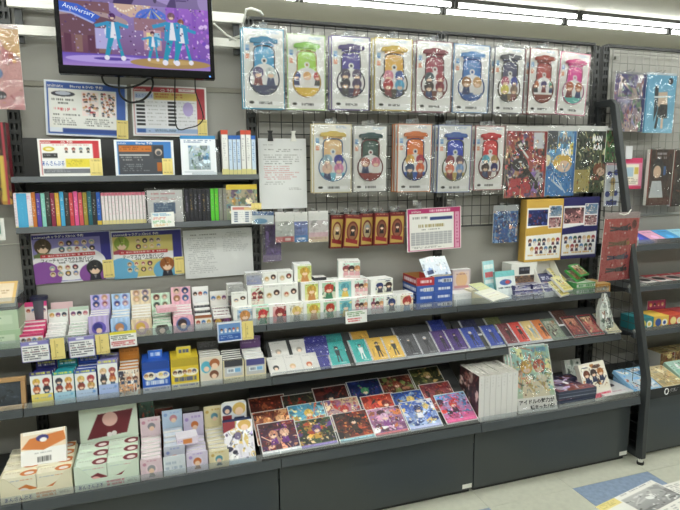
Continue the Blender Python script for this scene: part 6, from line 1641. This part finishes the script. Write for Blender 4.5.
# ------------------------------------------------------------------ bottom deck, right bay
x0 = (0.895, 0.464)[0]; x1 = (1.099, 0.444)[0]; zt = 0.57
n = 7; pw = (x1 - x0) / n
for i in range(n):
    c = Cv(pw, zt - Z3, '#e4e2e0', 420); c.bars(.35, .05, .65, .3, 4, '#c8c4c4', i).rect(0, .97, 1, 1, '#c8c8c8')
    cl = Cv(.15, zt - Z3, '#d8d0d0', 300)
    if i == 0: cl.art(['#3a2428', '#6a3a3c', '#c8b0a8', '#4a2a30', '#8a5a50', '#2a1c20'], 9, 40)
    ct = Cv(pw, .16, '#d8d4cc', 300).art(['#dcd8d0', '#c8c4bc', '#e8e6e0', '#a8a898'], 12 + i, 8)
    o = pbox('boxed_book', pw - .0015, .165, zt - Z3 - (.002 if i % 2 else 0), None, (x0 + (i + .5) * pw, -.412, Z3), mat=GLOSS, f=c, l=cl if i == 0 else '#d8d6d4', t=ct)
    tag(o, 'white slip-cased volume with pale spine, %s from the left in its row' % ORD[i], 'book', 'white slip-cased volumes')
# magazine with banner, leaning back on its copies
mq = (1.116, -0.389, 0.356, -0.068, 0.206, 0.287, 1.238)
for k in range(3):
    w_, h_, a_ = mq[4], mq[5] * 1.05, mq[6]
    t = thing('magazine', ['magazine with two illustrated figures and a white banner, front copy', 'magazine copy directly behind the front magazine', 'rearmost magazine copy behind the front magazine'][k], 'magazine', (mq[0] + w_ / 2 + .006 - .008 * k, mq[1] - .012 + .015 * k, Z3 + .0005), (a_ - math.pi / 2, 0, mq[3]), 'standing magazines')
    c = Cv(w_, h_, '#a8ccc4', 460)
    c.art(['#9accc8', '#c8dcc0', '#7ab4b8', '#e8d8a0', '#d8a890', '#a8c890'], 23, 30, 0, 0, 1, .78)
    for u, hc, cl in ((.36, '#e0b04a', '#e8dcc0'), (.68, '#c8503c', '#e8e0c8')):
        c.poly([(u - .2, .78), (u - .13, .46), (u + .13, .46), (u + .18, .78)], cl).head(u, .32, .15, hc).line(u - .1, .5, u + .12, .7, .03, '#d8c080').ell(u + .05, .6, .05, '#b8a060')
    c.fine(['#e8dcc0', '#d8b878', '#a8c8c0', '#c87858', '#f0ece0', '#7a9a88'], 8, 160, 0, .05, 1, .78)
    c.rect(0, .78, 1, 1, '#f8f7f4').bars(.55, .04, .92, .10, 1, '#5a8ac0', 3, 1, .9).bars(.6, .12, .9, .16, 1, '#e0c870', 4, 1, .9).frame(.02, '#eef0ec')
    pbox('cover', w_, .012, h_, t, mat=GLOSS, f=c, l='#e8e4e0', r='#e8e8e8', t='#f0f0f0')
    if k == 0:
        lettering('アイドルの魅力が', w_ * .90, h_ * .075, 'black', t, 0, h_ * .155, bold=.03)
        lettering('詰まった1冊!', w_ * .62, h_ * .07, 'black', t, w_ * .12, h_ * .065, bold=.03)
        sleeve(w_ * 1.03, h_ * 1.02, t, 2, -.004, amp=.0012)
# navy boxes
x0 = (1.332, 0.415)[0]; x1 = (1.547, 0.415)[0]
for lv in range(2):
    c = Cv(x1 - x0, .045, '#3a4258', 420); c.rect(0, .7, 1, .78, '#8a90a0').bars(.1, .74, .8, .82, 1, '#c8ccd8', 2)
    ct = Cv(x1 - x0, .17, '#3a3050', 380).art(['#2a2a58', '#8a4a50', '#d8d0e0', '#a05a48', '#1e1e3a', '#b8a8c8'], 61 + lv, 46)
    t = thing('goods_case', 'dark navy flat case with colourful lid, %s of the pair' % ['lower', 'upper'][lv], 'box', ((x0 + x1) / 2, -.408, Z3 + lv * .0405), (0, 0, R(1 - 2 * lv)), 'dark navy flat cases')
    pbox('case_body', x1 - x0, .185, .040, t, mat=GLOSS, f=c, t=ct, l='#2c3246', r='#2c3246')
    pbox('lid_seam', x1 - x0 + .001, .186, .002, t, (0, -.0005, .026), f='#6a7288')
x0, z0, x1, z1 = (1.515, 0.361, 1.669, 0.527)
t = thing('picture_card', 'cream card with group picture and pink band leaning beside the navy cases', 'card', ((x0 + x1) / 2, -.395, Z3), (R(-22), R(-4), 0))
c = Cv(x1 - x0, z1 - Z3 + .01, '#ece6da', 420); c.art(['#eee8dc', '#e8e0d0', '#5a4038', '#c88a50', '#3a3a58'], 33, 12, .05, .05, .95, .7); face_row(c, .28, .12, ['#6a3a28', '#3a2a2a', '#a86a3a'], '#2a3050', .1, .9); c.rect(0, .80, 1, .94, '#e8d8d8').bars(.05, .81, .95, .93, 1, '#d0405a', 4, 1, .95)
pbox('card', x1 - x0, .03, z1 - Z3 + .01, t, mat=GLOSS, f=c, l='#d8d4c8', t='#e8e4dc')
x0, z0, x1, z1 = (1.559, 0.411, 1.68, 0.487)
o = pbox('picture_card', .10, .03, z1 - Z3, None, ((x0 + x1) / 2, -.20, Z3), (R(-20), 0, 0), mat=GLOSS, f=Cv(.10, z1 - Z3, '#d8dcd4').art(['#dcdfd8', '#c8d0c8', '#4a5a50', '#a8b8a8'], 34, 22)); tag(o, 'white and grey-green card at the back beyond the navy cases', 'card', 'cards at the back of the deck')
q = (1.594, -0.386, 0.362, 0.008, 0.252, 0.065, 0.578)
for lv in range(2):
    def dr(c): c.rect(0, 0, 1, 1, '#e6e2e2').ell(.35, .45, .2, '#a06a78', .16).ell(.62, .40, .16, '#3a2a34', .13).ell(.35, .47, .12, '#e8c8c0', .1).bars(.2, .8, .8, .9, 1, '#c890a0', 3)
    leaner('white magazine with a pink oval picture lying flat, %s' % ['lower', 'upper'][lv], (1.60 + .004 * lv, -.412, Z3 + .013 + .0125 * lv, .03 + .03 * lv, .195, .16, .0), '#e6e2e2', None, 3, t=.012, mat=GLOSS, name='magazine', cat='magazine', group='flat magazines', draw=dr, tiltv=.005)

# ------------------------------------------------------------------ right gondola goods
bx = (1.843, 1.66, 2.046, 1.958); w, h = bx[2] - bx[0], bx[3] - bx[1]
c = Cv(w, h - .012, '#4a3a6a', 380); c.art(['#5a4a90', '#c8b0a8', '#8a8aa8', '#3a3a78', '#e0d0d0', '#6a8a70', '#a86a70'], 401, 60); c.rect(.92, 0, 1, 1, '#22307a')
bagged('clear_folder', 'violet group picture folder hanging at the top of the right grid', 'folder', bx, -.10, c, header='#8a8a90', group='folders on the right grid', what='the violet picture folder')
bx = (2.047, 1.655, 2.252, 1.963); w, h = bx[2] - bx[0], bx[3] - bx[1]
c = Cv(w, h - .012, '#58b0d8', 380); c.grad('#6ab8dc', '#8ccce8').rect(0, 0, .06, 1, '#2a8abc'); c.line(.52, .42, .42, .92, .05, '#2a3038'); c.line(.62, .45, .62, .92, .05, SKIN); c.poly([(.42, .30), (.72, .28), (.76, .52), (.44, .54)], '#d8c0a8').poly([(.5, .5), (.76, .5), (.78, .74), (.52, .74)], '#20242c').ell(.8, .10, .08, '#20242c').poly([(.30, .2), (.42, .18), (.44, .6), (.34, .8)], '#2a3a48').line(.3, .38, .85, .36, .03, '#e8f4f8')
bagged('clear_folder', 'sky blue folder with a standing figure on the right grid', 'folder', bx, -.10, c, header='#b8c4cc', group='folders on the right grid', what='the sky blue folder')
bx = (1.987, 1.359, 2.108, 1.524); w, h = bx[2] - bx[0], bx[3] - bx[1]
c = Cv(w, h, '#d88aa4', 420); c.rect(.04, .0, .96, .16, '#d0406a').rect(.06, .2, .80, .86, '#ece4d4').rect(.1, .3, .5, .6, '#a8c0d0').rect(.55, .3, .78, .52, '#d8c060').bars(.1, .64, .78, .84, 4, '#8a7a70', 3).rect(.04, .9, .96, 1, '#c83a60')
sheet('order_sign', 'pink order card on the grid just right of the slanted bar', 'sign', bx, -.06, c, 0)
bx = (1.978, 1.519, 2.022, 1.587)
o = pbox('card_holder', bx[2] - bx[0], .004, bx[3] - bx[1], None, ((bx[0] + bx[2]) / 2, -.07, bx[1]), mat=GLOSS, f='#d8d8dc'); tag(o, 'small white tag above the pink order card', 'tag')
bx = (2.116, 1.269, 2.282, 1.569); w, h = bx[2] - bx[0], bx[3] - bx[1]
c = Cv(w, h - .0, '#3a2420', 380); c.art(['#3a2624', '#4a2a22', '#2a1c1c', '#5a3a30'], 405, 16); c.rect(0, 0, .06, 1, '#8a2a22').ell(.38, .33, .24, '#2c2c32', .17).ell(.36, .40, .16, SKIN, .11).poly([(.08, .92), (.18, .56), (.56, .56), (.72, .92)], '#d8dce0').rect(.62, .3, .72, .46, '#3a6ab0').rect(0, .86, 1, 1, '#5a2a20').bars(.3, .06, .9, .2, 2, '#c8c0c8', 3, .6)
bagged('picture_board', 'dark red-edged picture with a white-shirted figure on the right grid', 'picture', bx, -.09, c, hh=0, group='pictures on the right grid', t=.02, what='the white-shirted figure picture')
bx = (2.289, 1.259, 2.451, 1.566); w, h = bx[2] - bx[0], bx[3] - bx[1]
c = Cv(w, h, '#2e2420', 300); c.art(['#3a2a26', '#2a2220', '#4a3a34', '#6a3a30'], 406, 20); c.rect(0, 0, .06, 1, '#7a2a22')
bagged('picture_board', 'dark brown picture at the right edge of the frame', 'picture', bx, -.09, c, hh=0, group='pictures on the right grid', t=.02, what='the dark brown picture')

# top shelf of the right gondola: flat boxes on a slope
ZA = R_A[2] + .0004
t = thing('slant_rack', 'low grey slope under the pastel flat boxes of the right gondola', 'rack', (2.25, 0, 0), group='slanted display racks')
MB().prismx([(-.185, ZA), (-.05, ZA), (-.05, ZA + .05), (-.185, ZA + .006)], -.30, .60).build('slope_board', DPANEL, t)
XA = (1.987, 1.098)[0]
for i, (col, nm) in enumerate((('#4a54b8', 'indigo'), ('#e8a8c8', 'pink'), ('#4aa0dc', 'sky blue'), ('#9ad0e4', 'pale aqua'), ('#3a3a40', 'black'), ('#c8d0d8', 'silver'))):
    def dr(c, col=col, i=i): c.rect(0, 0, 1, 1, col).bars(.2, .15, .8, .3, 1, np.clip(hx(col) * .7, 0, 1), i).ell(.5, .6, .2, np.clip(hx(col) * 1.2, 0, 1), .15)
    leaner('%s flat box on the top shelf of the right gondola' % nm, (XA + .005 + .107 * i, -.185, ZA + .016, 0, .103, .14, .32), col, None, i, t=.010, draw=dr, tiltv=.32, edge=col, mat=GLOSS, name='flat_box', cat='box', group='pastel flat boxes')
o = pbox('small_box', .05, .05, .045, None, (XA - .035, -.19, ZA), mat=GLOSS, f=Cv(.05, .045, '#e8e8ec').ell(.7, .5, .12, '#222')); tag(o, 'small white box at the left of the pastel flat boxes', 'box')
# shelf B: red and white lidded packs
ZB = R_B[2] + .0004
XB = (1.995, 0.786)[0]
for i in range(6):
    def dr(c, i=i): c.rect(0, 0, 1, 1, '#3a2a2c' if i == 0 else '#c83a4a').rect(.1, .25, .9, .95, '#e4dcd8').ell(.5, .55, .34, '#2a2226', .22)
    leaner('%s pack lying on the middle shelf of the right gondola, %s' % ('black and tan' if i == 0 else 'red and white', ORD[i]), (XB + .01 + .105 * i, -.235, ZB + .014, 0, .098, .15, .15), '#c83a4a', None, i, t=.010, draw=dr, tiltv=.06, mat=GLOSS, name='flat_pack', cat='pack', group='red flat packs')
# shelf C: boxes of little packs
ZCc = .6344
XC = (1.903, 0.7)[0]
for i, (col, acc, nm) in enumerate((('#2f7f88', '#e0c84a', 'teal and yellow'), ('#e0b850', '#2f4f9a', 'yellow and blue'), ('#c8503c', '#e8d890', 'red and cream'), ('#b04a50', '#d8c0b8', 'crimson'), ('#d8c0a0', '#b07a60', 'tan'), ('#c89ab0', '#e8d8e0', 'dusty pink'))):
    h_ = .07
    c = Cv(.10, h_, col, 380); c.ell(.3, .45, .2, acc).ell(.72, .5, .18, '#e8e4dc').ell(.72, .5, .1, acc).bars(.1, .85, .9, .95, 1, '#f0e8e0', i)
    ct = Cv(.10, .12, col, 300).art([col, acc, '#e0d8d0', '#5a3030'], 420 + i, 14)
    carton('%s goods box on the lower shelf of the right gondola' % nm, XC + .01 + .103 * i, XC + .11 + .103 * i, ZCc, h_, -.285, .12, c, ct, col, 'goods boxes on the right gondola', lid=np.clip(hx(col) * 1.1, 0, 1))
x = XC + .25
c = Cv(.12, .10, '#7a2a4a', 380); c.rect(.05, .05, .95, .4, '#a03a5a'); face_row(c, .22, .07, ['#d8b050', '#3a2a2a', '#b05a3a', '#c8a070'], None, .08, .92)
o = pbox('header_card', .13, .003, .118, None, (x + .02, -.155, ZCc), mat=GLOSS, f=c); tag(o, 'plum header card standing behind the crimson goods boxes', 'card')
# deck of the right gondola
ZD = .3604
XD = (1.806, 0.386)[0]
o = thing('sign_strip', 'black strip sign with a white ring on the lower right shelf edge', 'sign', (0, -.437, .337))
pbox('strip', .75, .004, .05, o, (XD + .40, 0, 0), f='#141416', mat=GLOSS)
rg = MB(); px_, pz_ = (1.959, 0.365)
rg.tube([(px_ + .012 * math.cos(a * math.pi / 10), -.001, pz_ - .337 + .015 * math.sin(a * math.pi / 10)) for a in range(21)], .0026, 6).build('ring_mark', INK['white'], o)
cw = Cv(.06, .02, '#141416', 420); cw.bars(.05, .1, .8, .9, 3, '#c8c8c8', 3, .5)
pbox('small_print', .06, .0006, .02, o, (px_ + .055, -.0007, pz_ - .337 - .01), f=cw)
for i, (xo, col, pal, nm, w_, tl) in enumerate(((-.02, '#8abce4', ['#8abce4', '#e8e8ec', '#5a98d0', '#b06a60', '#e8d8d0'], 'light blue', .17, .38), (.16, '#d8c8a0', ['#d8c8a0', '#b8a070', '#e8dcc0', '#a87a50'], 'tan', .15, .30), (.32, '#b8d8c8', ['#b8d8c8', '#8ab8a8', '#e8f0ec', '#4a4a48'], 'mint', .18, .40))):
    t = thing('open_case', '%s picture case propped on the lower deck of the right gondola' % nm, 'case', (XD + xo, -.415, ZD), (0, 0, 0), 'propped cases on the right deck')
    c = Cv(w_, .16, col, 380).art(pal, 430 + i, 26, .06, .06, .94, .94)
    m = pmesh('lid', w_, .02, .16, GLOSS, f=c, l=col, r=col, t=col)
    obj('lid', m, t, (w_ / 2, 0, .018), (tl - math.pi / 2, 0, 0))
    MB().prismx([(.012, 0), (.15, 0), (.15, .16 * math.sin(tl) - .012)], .004, w_ - .004).build('body', principled('case_' + col, hx(col) * .9, .5), t)
XE = (2.178, 0.396)[0]
for i in range(5):
    o = pbox('printed_box', .10, .10, .10, None, (XE + .05 + .103 * i, -.20, ZD), mat=PAPER, f=Cv(.10, .10, '#6a4a3a', 300).art(['#7a5a40', '#a8905a', '#4a2a24', '#c8b880', '#8a3a34'], 440 + i, 40), t=Cv(.10, .10, '#8a7a50', 260).art(['#8a7a50', '#c8b880', '#6a3a34'], 450 + i, 30))
    tag(o, 'brown patterned box in the dim row of the right deck, %s from the left' % ORD[i], 'box', 'brown patterned boxes')

# ------------------------------------------------------------------ left edge of the picture
bx = (-0.99, 1.696, -0.832, 1.983); w, h = bx[2] - bx[0], bx[3] - bx[1]
c = Cv(w, h - .015, '#d8a0a0', 380); c.art(['#dca8a0', '#d89aa0', '#e0b070', '#d88890', '#e8c8c0', '#c87880'], 460, 16); c.poly([(.55, 0), (1, .0), (1, .35), (.7, .25)], '#e0b478').rect(.76, .28, .86, .36, '#c86a50').ell(.9, .52, .05, '#eedcd8').poly([(.4, .5), (1, .40), (1, .72), (.5, .9)], '#e0a8a8').ell(.5, .55, .12, '#6a88b8').ell(.55, .82, .1, '#3a3040', .05)
bagged('plush_bag', 'pink and orange bagged print at the upper left edge', 'print', bx, -.15, c, header='#d8c8c4', hh=.015, what='the pink and orange bagged print')
bx = (-1.026, 1.36, -0.904, 1.653); w, h = bx[2] - bx[0], bx[3] - bx[1]
c = Cv(w, h, '#4a2a24', 300); c.art(['#2a2220', '#5a3a2a', '#8a6a30', '#3a2a24'], 461, 30); c.rect(.86, 0, .92, 1, '#a83a48').rect(.74, .4, .86, .95, '#c8b050')
t = thing('case_box', 'dark red edged box hanging at the far left edge', 'box', ((bx[0] + bx[2]) / 2, -.13, bx[1]))
pbox('box', w, .05, h, t, mat=GLOSS, f=c, r='#8a2a38', l='#3a2020')
hook((bx[0] + bx[2]) / 2, bx[3] + .008, .10, 'the dark red edged box')
bx = (-1.014, 1.234, -0.931, 1.313); w, h = bx[2] - bx[0], bx[3] - bx[1]
c = Cv(w, h, '#e4e4e0', 300); c.rect(.5, .2, .9, .8, '#d0d4d0').rect(.7, .3, .84, .7, '#5a8a78')
sheet('price_card', 'white price card at the far left edge below the dark red box', 'price card', bx, -.165, c, 0)
ZS = Z1
x1_ = (-0.908, 0.934)[0]
for lv in range(2):
    c = Cv(.20, .072, '#b8ccb0' if lv else '#a8c4a0', 330); c.rect(.3, .25, .9, .7, '#c8d8c0').bars(.4, .35, .85, .6, 2, '#7a9a78', 3)
    carton('green cardboard box at the left edge of the upper shelf, %s of two' % ['lower', 'upper'][lv], x1_ - .20, x1_ - .004 * lv, ZS + .0725 * lv, .072, -.185, .15, c, '#b8ccb4', '#9ab894', 'green cardboard boxes', lid='#c8d8c4')
zz = ZS + .146
t = thing('clear_tray', 'clear plastic tray holding an orange card at the left edge', 'tray', (x1_ - .10, -.185, zz))
for a in ((-.10, 0, 0, .10, .002, .045), (-.10, .138, 0, .10, .14, .045), (-.10, 0, 0, -.098, .14, .045), (.098, 0, 0, .10, .14, .045), (-.10, 0, 0, .10, .14, .002)):
    MB().box(*a).build('tray_wall', CLEAR, t)
c = Cv(.15, .11, '#e8c07a', 330); c.rect(.08, .1, .92, .9, '#f0dcc0').ell(.4, .5, .18, '#b06a78').bars(.6, .4, .9, .6, 2, '#a88050', 3)
o = pbox('goods_card', .15, .02, .11, None, (x1_ - .09, -.165, zz + .02), (R(-52), 0, 0), mat=BAGGED, f=c); tag(o, 'orange card lying in the clear plastic tray', 'card')
# wooden framed picture on the middle shelf
x1_ = (-0.893, 0.694)[0]; zt = 0.748
t = thing('wooden_frame', 'light wooden framed dark glass picture at the left end of the middle shelf', 'picture frame', (x1_ - .075, -.27, Z2), (R(-10), 0, 0))
hz = zt - Z2
b = MB(); fw_ = .016
b.box(-.075, 0, 0, .075, .02, fw_).box(-.075, 0, hz - fw_, .075, .02, hz).box(-.075, 0, fw_, -.075 + fw_, .02, hz - fw_).box(.075 - fw_, 0, fw_, .075, .02, hz - fw_)
bevel(b.build('frame', principled('light_wood', '#b58f62', .5, noise=.15, nscale=60), t), .002)
pbox('picture', .12, .004, hz - .03, t, (0, .008, .015), mat=BAGGED, f=Cv(.12, hz - .03, '#3a4450', 330).art(['#38424e', '#2a323c', '#4a5664', '#222a32'], 470, 12))

# ------------------------------------------------------------------ low table with flyers in the foreground
tb = thing('flyer_table', 'low grey display table at the bottom right corner', 'table', (1.30, -1.66, 0))
bevel(MB().box(-.36, -.40, .455, .36, .35, .48).build('table_top', WOOD, tb), .003)
for sx in (-.33, .33):
    for sy in (-.37, .33):
        MB().box(sx - .015, sy - .015, 0, sx + .015, sy + .015, .455).build('leg', STEEL, tb)
def fly(label, x, y, yaw, seed, w_=.21, d_=.29):
    t = thing('flyer', label, 'flyer', (x, y, .4803), (0, 0, yaw), 'flyers on the low table')
    ct = Cv(w_, d_, '#e8e6e0', 420)
    if seed == 1: ct.rect(0, 0, .32, .14, '#e4d48a').bars(.02, .02, .3, .12, 4, '#a89a58', 2).art(['#b8b8b6', '#8a8a8a', '#d0d0ce', '#6a6a6a'], 5, 16, .34, .1, .98, .5).bars(.4, .02, .95, .06, 1, '#999', 3).bars(.05, .55, .9, .9, 8, '#aaa', 4)
    else: ct.bars(.05, .05, .5, .3, 7, '#777', 5).rect(.5, .18, .95, .3, '#e0cc80').ell(.9, .08, .1, '#2a2a30', .06).bars(.05, .4, .9, .9, 10, '#999', 6)
    pbox('paper_stack', w_, d_, .014 if seed == 1 else .010, t, (0, 0, 0), f='#e8e6e0', t=ct)
def lay(label, c1, c2, seed, d_):
    (xa_, ya_), (xb_, yb_) = c1, c2
    w_ = math.hypot(xb_ - xa_, yb_ - ya_); yaw = math.atan2(yb_ - ya_, xb_ - xa_)
    fly(label, (xa_ + xb_) / 2 + d_ * math.sin(yaw), (ya_ + yb_) / 2 - d_ * math.cos(yaw), yaw, seed, w_, d_)
lay('grey photo flyer stack with a yellow corner on the low table', (0.751, -1.253), (1.022, -1.197), 1, .20)
lay('white flyer stack with small print on the low table', (1.012, -1.228), (1.224, -1.217), 2, .20)
